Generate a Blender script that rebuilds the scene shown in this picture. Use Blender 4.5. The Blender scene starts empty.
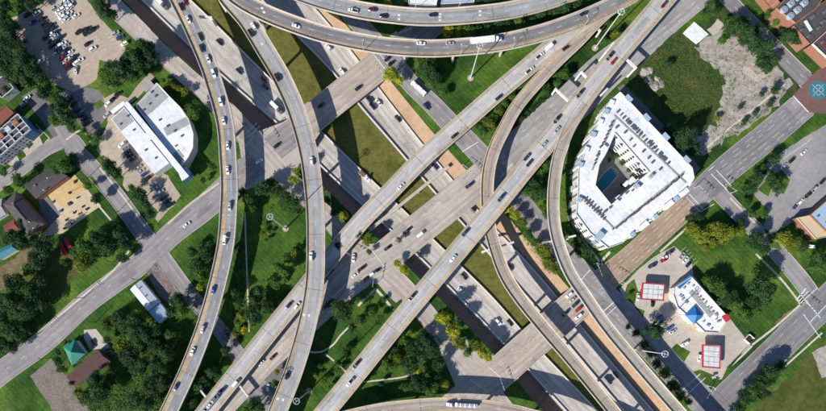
import bpy, bmesh, math, random
from mathutils import Vector, Matrix
from mathutils.geometry import tessellate_polygon
random.seed(7)
R = math.radians
scene = bpy.context.scene
col = scene.collection
# ------------------------------------------------------------------ camera, sky, sun
H, S, CU, CV = 353.0, 0.64, 402.0, 315.0      # drone height, metres per photo pixel on the ground, nadir
cam_d = bpy.data.cameras.new('camera'); cam = bpy.data.objects.new('camera', cam_d); col.objects.link(cam)
cam.location = (0, 0, H)
cam_d.sensor_width = 36; cam_d.lens = 36 * (H / S) / 826
cam_d.shift_x = (413 - CU) / 826; cam_d.shift_y = (CV - 205.5) / 826
cam_d.clip_start = 1; cam_d.clip_end = 9000
scene.camera = cam
world = bpy.data.worlds.new('World'); scene.world = world; world.use_nodes = True
wn = world.node_tree
sky = wn.nodes.new('ShaderNodeTexSky'); sky.sky_type = 'NISHITA'; sky.sun_disc = False
SUN_EL = 34.0
sky.sun_elevation = R(SUN_EL); sky.sun_rotation = R(225); sky.altitude = 50; sky.air_density = 1.0; sky.dust_density = 0.3; sky.ozone_density = 5.0
bg = wn.nodes['Background']; bg.inputs[1].default_value = 0.095
wn.links.new(sky.outputs[0], bg.inputs[0])
sun_d = bpy.data.lights.new('sun', 'SUN'); sun_d.energy = 4.9; sun_d.angle = R(0.53); sun_d.color = (1.0, 0.93, 0.83)
sun = bpy.data.objects.new('sun', sun_d); col.objects.link(sun)
sun.rotation_euler = Vector((0.7071 * math.cos(R(SUN_EL)), 0.7071 * math.cos(R(SUN_EL)), -math.sin(R(SUN_EL)))).to_track_quat('-Z', 'Y').to_euler()
vs = scene.view_settings
vs.view_transform = 'Standard'; vs.look = 'None'; vs.gamma = 1; vs.use_curve_mapping = False; vs.exposure = 0.52
scene.cycles.max_bounces = 6

# ------------------------------------------------------------------ helpers
def W(u, v, z=0.0):
    """a point of the place from where it shows at height z"""
    k = S * (H - z) / H
    return Vector(((u - CU) * k, (CV - v) * k, z))
ORG = {}
def org(o): return ORG.get(o.name, Vector((0, 0, 0))) if o else Vector((0, 0, 0))
def tag(o, label=None, cat=None, group=None, kind=None):
    if label: o['label'] = label
    if cat: o['category'] = cat
    if group: o['group'] = group
    if kind: o['kind'] = kind
    return o
def thing(name, label, cat, loc=(0, 0, 0), group=None):
    o = bpy.data.objects.new(name, None); col.objects.link(o); o.location = loc; o.empty_display_size = 1
    ORG[o.name] = Vector(loc)
    return tag(o, label, cat, group)
def link(name, me, parent=None, loc=None, rz=0.0):
    o = bpy.data.objects.new(name, me); col.objects.link(o)
    if parent: o.parent = parent
    if loc is not None: o.location = Vector(loc) - org(parent)
    o.rotation_euler.z = rz
    return o
def mesh(name, verts, faces, mats, uvs=None, midx=None, smooth=False):
    me = bpy.data.meshes.new(name); me.from_pydata([tuple(v) for v in verts], [], faces)
    for m in (mats if isinstance(mats, (list, tuple)) else [mats]): me.materials.append(m)
    if uvs is not None:
        l = me.uv_layers.new(name='UVMap')
        for p in me.polygons:
            for li in p.loop_indices: l.data[li].uv = uvs[me.loops[li].vertex_index]
    if midx: me.polygons.foreach_set('material_index', midx)
    if smooth: me.polygons.foreach_set('use_smooth', [True] * len(me.polygons))
    me.update(); return me
def obj(name, verts, faces, mats, parent=None, **kw):
    """mesh object from world-space vertices, placed under its parent"""
    o0 = org(parent)
    me = mesh(name, [Vector(v) - o0 for v in verts], faces, mats, **kw)
    o = bpy.data.objects.new(name, me); col.objects.link(o)
    if parent: o.parent = parent; ORG[o.name] = o0
    return o
class MB:
    """collects shapes for one mesh"""
    def __init__(s): s.v = []; s.f = []; s.m = []
    def add(s, vs, fs, m=0):
        n = len(s.v); s.v += [Vector(q) for q in vs]; s.f += [tuple(i + n for i in f) for f in fs]; s.m += [m] * len(fs)
    def box(s, c, d, rz=0.0, m=0, taper=1.0):
        x, y, z = d[0] / 2, d[1] / 2, d[2] / 2; ca, sa = math.cos(rz), math.sin(rz); out = []
        for sz in (-1, 1):
            t = taper if sz > 0 else 1
            for sx, sy in ((-1, -1), (1, -1), (1, 1), (-1, 1)):
                px, py = sx * x * t, sy * y * t
                out.append((c[0] + px * ca - py * sa, c[1] + px * sa + py * ca, c[2] + sz * z))
        s.add(out, [(3, 2, 1, 0), (4, 5, 6, 7), (0, 1, 5, 4), (1, 2, 6, 5), (2, 3, 7, 6), (3, 0, 4, 7)], m)
    def cyl(s, a, b, r0, r1=None, n=10, m=0, caps=True):
        a, b = Vector(a), Vector(b); r1 = r0 if r1 is None else r1
        d = (b - a).normalized(); q = d.to_track_quat('Z', 'Y'); out = []
        for p, r in ((a, r0), (b, r1)):
            for i in range(n):
                t = 2 * math.pi * i / n; out.append(p + q @ Vector((r * math.cos(t), r * math.sin(t), 0)))
        fs = [(i, (i + 1) % n, n + (i + 1) % n, n + i) for i in range(n)]
        if caps: fs += [tuple(range(n - 1, -1, -1)), tuple(range(n, 2 * n))]
        s.add(out, fs, m)
    def prism(s, poly, z0, z1, m=0, mt=None):
        poly = ccw(poly); n = len(poly)
        vs_ = [(p[0], p[1], z0) for p in poly] + [(p[0], p[1], z1) for p in poly]
        s.add(vs_, [(i, (i + 1) % n, n + (i + 1) % n, n + i) for i in range(n)], m)
        tri = tessellate_polygon([[Vector((p[0], p[1], 0)) for p in poly]])
        s.add(vs_[n:], [up(t, vs_[n:]) for t in tri], m if mt is None else mt)
    def build(s, name, mats, parent=None, **kw): return obj(name, s.v, s.f, mats, parent, midx=s.m, **kw)
    def mesh(s, name, mats, **kw): return mesh(name, s.v, s.f, mats, midx=s.m, **kw)
def area2(p): return sum(p[i][0] * p[(i + 1) % len(p)][1] - p[(i + 1) % len(p)][0] * p[i][1] for i in range(len(p)))
def ccw(p): return list(p) if area2(p) > 0 else list(reversed(p))
def up(t, vs_):
    a, b, c = (vs_[i] for i in t)
    return tuple(t) if (b[0]-a[0])*(c[1]-a[1])-(b[1]-a[1])*(c[0]-a[0]) > 0 else tuple(reversed(t))
def inside(p, poly):
    x, y = p[0], p[1]; c = False; j = len(poly) - 1
    for i in range(len(poly)):
        xi, yi = poly[i][0], poly[i][1]; xj, yj = poly[j][0], poly[j][1]
        if (yi > y) != (yj > y) and x < (xj - xi) * (y - yi) / (yj - yi) + xi: c = not c
        j = i
    return c
def rough(poly, step=4.0, amp=0.8, seed=0):
    """the same outline with a natural, uneven edge"""
    rnd = random.Random(seed); out = []
    for i in range(len(poly)):
        a, b = Vector(poly[i][:2]), Vector(poly[(i + 1) % len(poly)][:2]); n = max(1, int((b - a).length / step))
        for k in range(n):
            p = a.lerp(b, k / n); out.append((p.x + rnd.uniform(-amp, amp), p.y + rnd.uniform(-amp, amp)))
    return out
PX = lambda pts, z=0.0: [W(u, v, z) for u, v in pts]
def sheet(name, poly, z, m, kind='structure', edge=None, thick=0.0):
    mb = MB(); mb.prism(poly, z - 0.3 - thick, z, 0); o = mb.build(name, m)
    if kind: o['kind'] = kind
    return o

# ------------------------------------------------------------------ materials
M = {}
def newmat(name, rough_=0.85, spec=0.3):
    m = bpy.data.materials.new(name); m.use_nodes = True; nt = m.node_tree
    b = nt.nodes['Principled BSDF']; b.inputs['Roughness'].default_value = rough_; b.inputs['Specular IOR Level'].default_value = spec
    M[name] = m; return m, nt, b
def N(nt, t, **kw):
    n = nt.nodes.new(t)
    for k, v in kw.items(): setattr(n, k, v)
    return n
def noise(nt, vec, scale, detail=4, rough_=0.6):
    n = N(nt, 'ShaderNodeTexNoise'); n.inputs['Scale'].default_value = scale; n.inputs['Detail'].default_value = detail; n.inputs['Roughness'].default_value = rough_
    if vec is not None: nt.links.new(vec, n.inputs['Vector'])
    return n.outputs['Fac']
def ramp(nt, fac, stops):
    r = N(nt, 'ShaderNodeValToRGB'); e = r.color_ramp.elements
    while len(e) < len(stops): e.new(0.5)
    for q, (p, c) in zip(e, stops): q.position = p; q.color = (*c, 1) if len(c) == 3 else c
    nt.links.new(fac, r.inputs[0]); return r.outputs[0]
def mix(nt, fac, a, b, mode='MIX'):
    m = N(nt, 'ShaderNodeMix', data_type='RGBA', blend_type=mode)
    for s, x in ((m.inputs['Factor'], fac), (m.inputs[6], a), (m.inputs[7], b)):
        if isinstance(x, (int, float)): s.default_value = x
        elif isinstance(x, tuple): s.default_value = (*x, 1)
        else: nt.links.new(x, s)
    return m.outputs[2]
def math_(nt, op, a, b=None, c=None):
    m = N(nt, 'ShaderNodeMath', operation=op)
    for i, x in enumerate((a, b, c)):
        if x is None: continue
        if isinstance(x, (int, float)): m.inputs[i].default_value = x
        else: nt.links.new(x, m.inputs[i])
    return m.outputs[0]
def wpos(nt): return N(nt, 'ShaderNodeNewGeometry').outputs['Position']
def mapped(nt, vec, sc):
    m = N(nt, 'ShaderNodeMapping'); m.inputs['Scale'].default_value = sc; nt.links.new(vec, m.inputs['Vector']); return m.outputs[0]
def g3(c, k): return tuple(min(1, x * k) for x in c)
def plain(name, c, rough_=0.7, metallic=0.0, spec=0.4, var=0.12, scale=0.6, coat=0.0):
    m, nt, b = newmat(name, rough_, spec); b.inputs['Metallic'].default_value = metallic; b.inputs['Coat Weight'].default_value = coat
    f = noise(nt, wpos(nt), scale, 5)
    nt.links.new(ramp(nt, f, [(0.3, g3(c, 1 - var)), (0.7, g3(c, 1 + var))]), b.inputs['Base Color']); return m
def road_mat(name, c, shoulder=None, us=(0, 99), slab=0.10, streak=0.16, blot=0.14, joint=None, period=3.6, tyre=0.3, phase=2.6):
    """worn road surface: u runs across in metres, v along"""
    m, nt, b = newmat(name, 0.88, 0.25)
    uv = N(nt, 'ShaderNodeUVMap').outputs[0]; sep = N(nt, 'ShaderNodeSeparateXYZ'); nt.links.new(uv, sep.inputs[0])
    u, v = sep.outputs[0], sep.outputs[1]
    base = ramp(nt, noise(nt, wpos(nt), 0.05, 6, 0.65), [(0.3, g3(c, 1 - blot)), (0.7, g3(c, 1 + blot))])
    if shoulder:
        f1 = math_(nt, 'LESS_THAN', u, us[0]); f2 = math_(nt, 'GREATER_THAN', u, us[1]); f = math_(nt, 'MAXIMUM', f1, f2)
        sh = ramp(nt, noise(nt, wpos(nt), 0.25, 6, 0.7), [(0.3, g3(shoulder, 0.8)), (0.7, g3(shoulder, 1.15))])
        base = mix(nt, f, base, sh)
    # slabs cast one by one differ a little
    cu = math_(nt, 'FLOOR', math_(nt, 'DIVIDE', u, period)); cv = math_(nt, 'FLOOR', math_(nt, 'DIVIDE', v, 6.0))
    cb = N(nt, 'ShaderNodeCombineXYZ'); nt.links.new(cu, cb.inputs[0]); nt.links.new(cv, cb.inputs[1])
    wn_ = N(nt, 'ShaderNodeTexWhiteNoise', noise_dimensions='3D'); nt.links.new(cb.outputs[0], wn_.inputs['Vector'])
    base = mix(nt, 1.0, base, ramp(nt, wn_.outputs['Value'], [(0, (1 - slab,) * 3), (1, (1.0,) * 3)]), 'MULTIPLY')
    # wheel streaks along the lanes
    st = noise(nt, mapped(nt, uv, (0.55, 0.010, 1)), 1.0, 3, 0.5)
    base = mix(nt, 1.0, base, ramp(nt, st, [(0.32, (1 - streak,) * 3), (0.66, (1.0,) * 3)]), 'MULTIPLY')
    fn = noise(nt, wpos(nt), 1.4, 4, 0.7)
    base = mix(nt, 1.0, base, ramp(nt, fn, [(0.25, (0.86,) * 3), (0.7, (1.05,) * 3)]), 'MULTIPLY')
    if tyre:
        lw = math_(nt, 'COSINE', math_(nt, 'MULTIPLY', math_(nt, 'SUBTRACT', u, phase), 6.2832 / 3.65)); lf = math_(nt, 'MULTIPLY_ADD', lw, 0.5, 0.5)
        lf = math_(nt, 'MULTIPLY', lf, ramp(nt, noise(nt, mapped(nt, uv, (0.4, 0.02, 1)), 1.0, 4, 0.6), [(0.25, (0.35,) * 3), (0.7, (1.0,) * 3)]))
        if shoulder: lf = math_(nt, 'MULTIPLY', lf, math_(nt, 'SUBTRACT', 1.0, f))
        base = mix(nt, math_(nt, 'MULTIPLY', lf, tyre), base, g3(c, 0.25))
    pc = N(nt, 'ShaderNodeCombineXYZ'); nt.links.new(cu, pc.inputs[0]); nt.links.new(math_(nt, 'FLOOR', math_(nt, 'DIVIDE', v, 13.0)), pc.inputs[1]); pc.inputs[2].default_value = 3.3
    pw = N(nt, 'ShaderNodeTexWhiteNoise', noise_dimensions='3D'); nt.links.new(pc.outputs[0], pw.inputs['Vector'])
    base = mix(nt, 1.0, base, ramp(nt, pw.outputs['Value'], [(0.0, (1.12,) * 3), (0.06, (1.0,) * 3), (0.90, (1.0,) * 3), (0.93, (0.82,) * 3)]), 'MULTIPLY')
    base = mix(nt, math_(nt, 'MULTIPLY', ramp(nt, noise(nt, wpos(nt), 0.5, 5, 0.6), [(0.66, (0,) * 3), (0.72, (1,) * 3)]), 0.25), base, (0.05, 0.05, 0.05))
    # tar patches and cracks
    ck = N(nt, 'ShaderNodeTexVoronoi', feature='DISTANCE_TO_EDGE'); ck.inputs['Scale'].default_value = 0.09
    wv = N(nt, 'ShaderNodeVectorMath', operation='ADD'); nn = N(nt, 'ShaderNodeTexNoise'); nn.inputs['Scale'].default_value = 0.3
    nt.links.new(wpos(nt), nn.inputs['Vector']); sc_ = N(nt, 'ShaderNodeVectorMath', operation='SCALE'); sc_.inputs['Scale'].default_value = 5
    nt.links.new(nn.outputs['Color'], sc_.inputs[0]); nt.links.new(wpos(nt), wv.inputs[0]); nt.links.new(sc_.outputs[0], wv.inputs[1]); nt.links.new(wv.outputs[0], ck.inputs['Vector'])
    crack = math_(nt, 'LESS_THAN', ck.outputs['Distance'], 0.010)
    base = mix(nt, math_(nt, 'MULTIPLY', crack, 0.28), base, (0.03, 0.03, 0.03))
    if joint:
        j = math_(nt, 'LESS_THAN', math_(nt, 'MODULO', v, joint), 0.35)
        base = mix(nt, math_(nt, 'MULTIPLY', j, 0.6), base, (0.03, 0.03, 0.03))
    nt.links.new(base, b.inputs['Base Color']); return m
def patchy(name, c1, c2, c3, s1=0.03, s2=0.25, bump=0.0, s3=2.0, bare=None, stripes=True):
    m, nt, b = newmat(name, 0.95, 0.1); p = wpos(nt)
    a = ramp(nt, noise(nt, p, s1, 6, 0.65), [(0.35, c1), (0.5, c2), (0.66, c3)])
    k = ramp(nt, noise(nt, p, s2, 6, 0.75), [(0.3, (0.55,) * 3), (0.55, (1.0,) * 3), (0.75, (1.3,) * 3)])
    a = mix(nt, 1.0, a, k, 'MULTIPLY')
    if bare:     # worn spots and thin turf, faint mowing stripes
        f = ramp(nt, noise(nt, p, 0.045, 8, 0.72), [(0.62, (0,) * 3), (0.70, (0.75,) * 3)])
        a = mix(nt, f, a, bare)
        wv = N(nt, 'ShaderNodeTexWave', bands_direction='DIAGONAL'); wv.inputs['Scale'].default_value = 0.16; wv.inputs['Distortion'].default_value = 1.5; nt.links.new(p, wv.inputs['Vector'])
        if stripes: a = mix(nt, 1.0, a, ramp(nt, wv.outputs['Fac'], [(0.3, (0.9,) * 3), (0.7, (1.06,) * 3)]), 'MULTIPLY')
    k = ramp(nt, noise(nt, p, s3, 4, 0.75), [(0.3, (0.6,) * 3), (0.6, (1.1,) * 3)])
    a = mix(nt, 1.0, a, k, 'MULTIPLY')
    nt.links.new(a, b.inputs['Base Color'])
    if bump:
        bp = N(nt, 'ShaderNodeBump'); bp.inputs['Strength'].default_value = bump; bp.inputs['Distance'].default_value = 0.4
        nt.links.new(noise(nt, p, 1.3, 4, 0.8), bp.inputs['Height']); nt.links.new(bp.outputs[0], b.inputs['Normal'])
    return m
def calm(name, c1, c2, cracks=True, seams=False):
    """even paving with stains, fine grain and a few cracks"""
    m, nt, b = newmat(name, 0.9, 0.2); p = wpos(nt)
    a = ramp(nt, noise(nt, p, 0.045, 6, 0.6), [(0.3, c1), (0.7, c2)])
    a = mix(nt, 1.0, a, ramp(nt, noise(nt, p, 0.35, 6, 0.7), [(0.25, (0.82,) * 3), (0.6, (1.04,) * 3)]), 'MULTIPLY')
    a = mix(nt, 1.0, a, ramp(nt, noise(nt, p, 2.5, 3, 0.7), [(0.25, (0.88,) * 3), (0.7, (1.05,) * 3)]), 'MULTIPLY')
    ck = N(nt, 'ShaderNodeTexVoronoi', feature='DISTANCE_TO_EDGE'); ck.inputs['Scale'].default_value = 0.16; nt.links.new(p, ck.inputs['Vector'])
    if seams:    # welded sheets and ponding marks
        sp = N(nt, 'ShaderNodeSeparateXYZ'); nt.links.new(p, sp.inputs[0]); dg = math_(nt, 'ABSOLUTE', math_(nt, 'ADD', math_(nt, 'MULTIPLY', sp.outputs[0], 0.74), math_(nt, 'MULTIPLY', sp.outputs[1], 0.67)))
        a = mix(nt, math_(nt, 'MULTIPLY', math_(nt, 'LESS_THAN', math_(nt, 'MODULO', dg, 3.1), 0.22), 0.30), a, (0.25, 0.26, 0.27))
        a = mix(nt, 1.0, a, ramp(nt, noise(nt, p, 0.14, 7, 0.7), [(0.34, (0.78, 0.78, 0.77)), (0.46, (1.0,) * 3)]), 'MULTIPLY')
    if cracks: a = mix(nt, math_(nt, 'MULTIPLY', math_(nt, 'LESS_THAN', ck.outputs['Distance'], 0.012), 0.25), a, (0.05, 0.05, 0.05))
    nt.links.new(a, b.inputs['Base Color']); return m
def foliage(name, c1, c2, c3):
    m, nt, b = newmat(name, 0.6, 0.3)
    oi = N(nt, 'ShaderNodeObjectInfo').outputs['Random']; isl = N(nt, 'ShaderNodeNewGeometry').outputs['Random Per Island']
    a = ramp(nt, noise(nt, wpos(nt), 0.35, 3, 0.6), [(0.32, c1), (0.5, c2), (0.7, c3)])
    a = mix(nt, 1.0, a, ramp(nt, isl, [(0, (0.65,) * 3), (1, (1.3,) * 3)]), 'MULTIPLY')
    a = mix(nt, 1.0, a, ramp(nt, oi, [(0, (0.75, 0.8, 0.8)), (0.5, (1.0, 1.0, 0.9)), (1, (1.3, 1.15, 0.9))]), 'MULTIPLY')
    nt.links.new(a, b.inputs['Base Color'])
    tr = N(nt, 'ShaderNodeBsdfTranslucent'); nt.links.new(a, tr.inputs['Color']); ms = N(nt, 'ShaderNodeMixShader'); ms.inputs[0].default_value = 0.25
    nt.links.new(b.outputs[0], ms.inputs[1]); nt.links.new(tr.outputs[0], ms.inputs[2]); nt.links.new(ms.outputs[0], nt.nodes['Material Output'].inputs[0])
    return m

CONC = (0.42, 0.375, 0.325)
patchy('grass', (0.018, 0.054, 0.013), (0.050, 0.118, 0.019), (0.120, 0.195, 0.028), 0.022, 0.12, bump=0.5, s3=0.9, bare=(0.16, 0.13, 0.075))
patchy('median_grass', (0.085, 0.105, 0.022), (0.150, 0.140, 0.038), (0.105, 0.125, 0.026), 0.06, 0.3, bump=0.4)
patchy('dry_lawn', (0.055, 0.075, 0.016), (0.085, 0.098, 0.024), (0.12, 0.115, 0.04), 0.05, 0.3, bump=0.3)
patchy('dry_ground', (0.14, 0.11, 0.06), (0.20, 0.16, 0.09), (0.10, 0.10, 0.04), bump=0.4)
patchy('rubble', (0.26, 0.235, 0.205), (0.40, 0.37, 0.33), (0.31, 0.27, 0.225), 0.05, 0.3, 0.4, bare=(0.05, 0.07, 0.025), stripes=False)
patchy('overgrowth', (0.030, 0.055, 0.018), (0.048, 0.080, 0.025), (0.10, 0.10, 0.045), 0.05, 0.3, 0.6)
patchy('gravel_yard', (0.16, 0.13, 0.12), (0.24, 0.20, 0.18), (0.18, 0.15, 0.12), 0.1, 0.6)
calm('lot_concrete', (0.34, 0.285, 0.225), (0.44, 0.37, 0.29))
calm('lot_asphalt', (0.13, 0.125, 0.13), (0.20, 0.185, 0.18))
calm('lot_grey', (0.21, 0.205, 0.205), (0.32, 0.31, 0.30))
calm('lot_pale', (0.40, 0.36, 0.31), (0.50, 0.45, 0.385))
calm('slab_tan', (0.47, 0.38, 0.26), (0.58, 0.48, 0.33))
calm('slab_orange', (0.48, 0.34, 0.155), (0.58, 0.43, 0.22))
calm('brick_paving', (0.13, 0.075, 0.07), (0.18, 0.10, 0.09), False)
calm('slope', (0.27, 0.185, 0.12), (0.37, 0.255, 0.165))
calm('slope_dark', (0.15, 0.105, 0.09), (0.21, 0.145, 0.12))  # darker copy of slope: the embankment's shade put into its paving colour
plain('sidewalk', (0.50, 0.45, 0.38), 0.9, var=0.15)
plain('kerb', (0.42, 0.39, 0.35), 0.9, var=0.18)
plain('parapet', (0.47, 0.42, 0.355), 0.9, var=0.16, scale=0.15)
plain('pier', (0.42, 0.39, 0.35), 0.9, var=0.12, scale=0.2)
plain('cap_white', (0.60, 0.585, 0.55), 0.8, var=0.06)
plain('girder', (0.36, 0.33, 0.30), 0.9, var=0.1, scale=0.2)
plain('paint_white', (0.60, 0.60, 0.59), 0.7, var=0.3, scale=0.9)
plain('paint_yellow', (0.46, 0.34, 0.12), 0.7, var=0.2, scale=0.9)
plain('steel', (0.60, 0.62, 0.63), 0.45, 0.3, var=0.05)
plain('dark', (0.03, 0.03, 0.035), 0.6)
plain('rubber', (0.02, 0.02, 0.02), 0.85, var=0.05)
plain('bark', (0.10, 0.075, 0.05), 0.95, var=0.25, scale=2)
calm('white_roof', (0.62, 0.64, 0.66), (0.78, 0.79, 0.80), False, True)
plain('grey_roof', (0.30, 0.30, 0.31), 0.85, var=0.18, scale=0.35)
plain('dark_roof', (0.065, 0.058, 0.06), 0.9, var=0.25, scale=0.5)
plain('brown_roof', (0.085, 0.045, 0.04), 0.9, var=0.2, scale=0.6)
plain('green_roof', (0.03, 0.20, 0.14), 0.6, var=0.12, scale=0.4)
plain('blue_roof', (0.015, 0.15, 0.36), 0.5, var=0.08)
plain('blue_wall', (0.07, 0.22, 0.42), 0.6, var=0.08)  # blue of walls in shade, put into the base colour
plain('red_roof', (0.20, 0.06, 0.045), 0.85, var=0.15)
plain('red_paint', (0.42, 0.03, 0.05), 0.5, var=0.08)
plain('teal', (0.03, 0.16, 0.21), 0.7, var=0.15)
plain('pool_water', (0.015, 0.17, 0.26), 0.08, spec=0.6, var=0.1, scale=0.3)
plain('metal_roof', (0.50, 0.54, 0.58), 0.45, 0.2, var=0.06)
plain('blue_metal', (0.36, 0.48, 0.58), 0.45, 0.2, var=0.08)
plain('tan_roof', (0.52, 0.40, 0.27), 0.85, var=0.08)
plain('stucco', (0.66, 0.63, 0.57), 0.9, var=0.06)
plain('wall_cream', (0.56, 0.565, 0.53), 0.9, var=0.06)
plain('brick', (0.26, 0.12, 0.08), 0.9, var=0.2, scale=1.5)
plain('brick_orange', (0.36, 0.18, 0.10), 0.9, var=0.2, scale=0.8)
plain('glass', (0.035, 0.05, 0.065), 0.08, spec=0.7, var=0.1)
plain('car_glass', (0.012, 0.015, 0.02), 0.06, spec=0.7, var=0.1)
plain('equipment', (0.10, 0.10, 0.11), 0.6, var=0.3, scale=1.0)
plain('lamp_lens', (0.55, 0.56, 0.55), 0.3, var=0.03)
plain('tail_red', (0.35, 0.01, 0.01), 0.3, var=0.05)
plain('canopy_panel', (0.56, 0.56, 0.55), 0.6, var=0.2, scale=0.5)
plain('wood_load', (0.22, 0.10, 0.06), 0.9, var=0.3, scale=1.5)
foliage('leaf_dark', (0.012, 0.042, 0.014), (0.026, 0.080, 0.021), (0.055, 0.130, 0.028))
foliage('leaf_mid', (0.026, 0.076, 0.015), (0.056, 0.142, 0.021), (0.110, 0.205, 0.026))
foliage('leaf_olive', (0.080, 0.120, 0.010), (0.14, 0.185, 0.014), (0.22, 0.25, 0.02))
foliage('leaf_lime', (0.17, 0.22, 0.010), (0.30, 0.34, 0.014), (0.46, 0.44, 0.02))
# ------------------------------------------------------------------ ground with the sunken freeway
D = -6.5
def nline(pts):
    q = sorted((u + v, u - v) for u, v in pts)
    def f(t):
        if t <= q[0][0]: return q[0][1] + (t - q[0][0]) * 0.03
        if t >= q[-1][0]: return q[-1][1] - (t - q[-1][0]) * 0.03
        for (a, x), (b_, y) in zip(q, q[1:]):
            if a <= t <= b_: return x + (y - x) * (t - a) / (b_ - a)
    return lambda t: sum(f(t + d) for d in (-30, -15, 0, 15, 30)) / 5
SWT = nline([(124,0),(165,44),(204,77),(231,102),(259,130),(323,186),(352,214),(404,263),(435,294),(468,326),(517,380),(539,408)])
SWB = nline([(140,0),(165,25),(226,82),(277,125),(330,178),(360,205),(414,254),(444,285),(486,328),(528,372),(557,405)])
SWE = nline([(208,17),(271,80),(326,137),(377,186),(408,215),(432,239),(460,266),(495,300),(519,329),(545,357),(595,409)])
NEE = nline([(262,0),(297,36),(330,68),(358,104),(406,159),(420,176),(434,192),(456,217),(464,225),(563,339),(623,411)])
NEB = nline([(310,0),(348,44),(379,86),(423,143),(495,228),(515,246),(557,294),(585,329),(655,411)])
NET = nline([(330,5),(368,52),(396,88),(434,134),(505,213),(533,246),(569,288),(603,329),(660,395)])
def tn(t, n, z=0.0): return W((t + n) / 2, (t - n) / 2, z)
TS = [-4000, -2000, -1000, -500, -250] + list(range(-120, 1240, 10)) + [1350, 1600, 2200, 3200, 5200]
def gl(f, z): return [tn(t, f(t), z) for t in TS]
lines = [gl(lambda t: -4200, 0), gl(lambda t: SWT(t) - 60, 0), gl(SWT, 0), gl(SWB, D), gl(SWE, D), gl(NEE, D), gl(NEB, D), gl(NET, 0), gl(lambda t: NET(t) + 60, 0), gl(lambda t: 4200, 0)]
gv, gf, gm = [], [], []
for l in lines: gv += l
nT = len(TS)
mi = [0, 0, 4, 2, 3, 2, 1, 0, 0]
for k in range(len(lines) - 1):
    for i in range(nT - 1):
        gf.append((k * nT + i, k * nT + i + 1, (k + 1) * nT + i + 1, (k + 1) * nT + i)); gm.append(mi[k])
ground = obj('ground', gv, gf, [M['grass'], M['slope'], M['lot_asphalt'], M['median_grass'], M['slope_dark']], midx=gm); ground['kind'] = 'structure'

# sloped paving, panel by panel
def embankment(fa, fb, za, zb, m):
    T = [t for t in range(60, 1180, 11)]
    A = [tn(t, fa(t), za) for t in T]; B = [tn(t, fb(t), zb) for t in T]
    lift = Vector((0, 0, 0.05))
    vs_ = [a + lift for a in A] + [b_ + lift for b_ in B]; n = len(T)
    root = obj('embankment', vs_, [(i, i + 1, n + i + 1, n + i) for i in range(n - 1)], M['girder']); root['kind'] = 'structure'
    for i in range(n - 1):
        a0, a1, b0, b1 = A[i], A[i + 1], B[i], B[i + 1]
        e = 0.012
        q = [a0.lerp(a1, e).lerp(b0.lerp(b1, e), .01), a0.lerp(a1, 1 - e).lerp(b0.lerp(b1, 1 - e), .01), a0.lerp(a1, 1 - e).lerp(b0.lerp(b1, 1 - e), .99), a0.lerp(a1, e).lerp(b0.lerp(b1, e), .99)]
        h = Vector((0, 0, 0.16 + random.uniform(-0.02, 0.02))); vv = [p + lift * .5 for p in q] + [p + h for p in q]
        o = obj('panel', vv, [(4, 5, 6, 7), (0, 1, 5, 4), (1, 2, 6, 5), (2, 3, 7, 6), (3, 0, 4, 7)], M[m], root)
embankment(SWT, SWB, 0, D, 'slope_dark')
embankment(NEB, NET, D, 0, 'slope')

# ------------------------------------------------------------------ ribbons
class Road: pass
def marks(mb, parent):
    o = mb.build('lane_marking', [M['paint_white'], M['paint_yellow']], parent); o['kind'] = 'stuff'; return o
def cat(p0, p1, p2, p3, t):
    return 0.5 * ((2 * p1) + (-p0 + p2) * t + (2 * p0 - 5 * p1 + 4 * p2 - p3) * t * t + (-p0 + 3 * p1 - 3 * p2 + p3) * t ** 3)
def trace(pts, step=3.0):
    """pts: (u, v, z, width_px) -> samples of centre, side, width, length"""
    P = []
    for u, v, z, w in pts:
        k = S * (H - z) / H; c = W(u, v, z); P.append(Vector((c.x, c.y, z, w * k)))
    P = [2 * P[0] - P[1]] + P + [2 * P[-1] - P[-2]]
    out = []
    for i in range(1, len(P) - 2):
        n = max(2, int((P[i + 1] - P[i]).to_3d().length / step))
        for k in range(n): out.append(cat(P[i - 1], P[i], P[i + 1], P[i + 2], k / n))
    out.append(P[-2])
    r = Road(); r.c = [Vector(q[:3]) for q in out]; r.w = [q[3] for q in out]; r.s = [0.0]
    for a, b_ in zip(r.c, r.c[1:]): r.s.append(r.s[-1] + (b_ - a).to_2d().length)
    r.t = []
    for i in range(len(r.c)):
        d = r.c[min(i + 1, len(r.c) - 1)] - r.c[max(i - 1, 0)]; d.z = 0; r.t.append(d.normalized())
    r.n = [Vector((-t.y, t.x, 0)) for t in r.t]        # left of travel
    return r
def off(r, i, o, dz=0.0): return r.c[i] + r.n[i] * o + Vector((0, 0, dz))
def at(r, s, o, dz=0.0):
    import bisect
    i = min(max(bisect.bisect_right(r.s, s) - 1, 0), len(r.s) - 2); f = (s - r.s[i]) / max(1e-6, r.s[i + 1] - r.s[i])
    return off(r, i, o, dz).lerp(off(r, i + 1, o, dz), f)
def outline(r, extra=0.0): return [off(r, i, r.w[i] / 2 + extra) for i in range(len(r.c))] + [off(r, i, -r.w[i] / 2 - extra) for i in range(len(r.c) - 1, -1, -1)]
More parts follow.
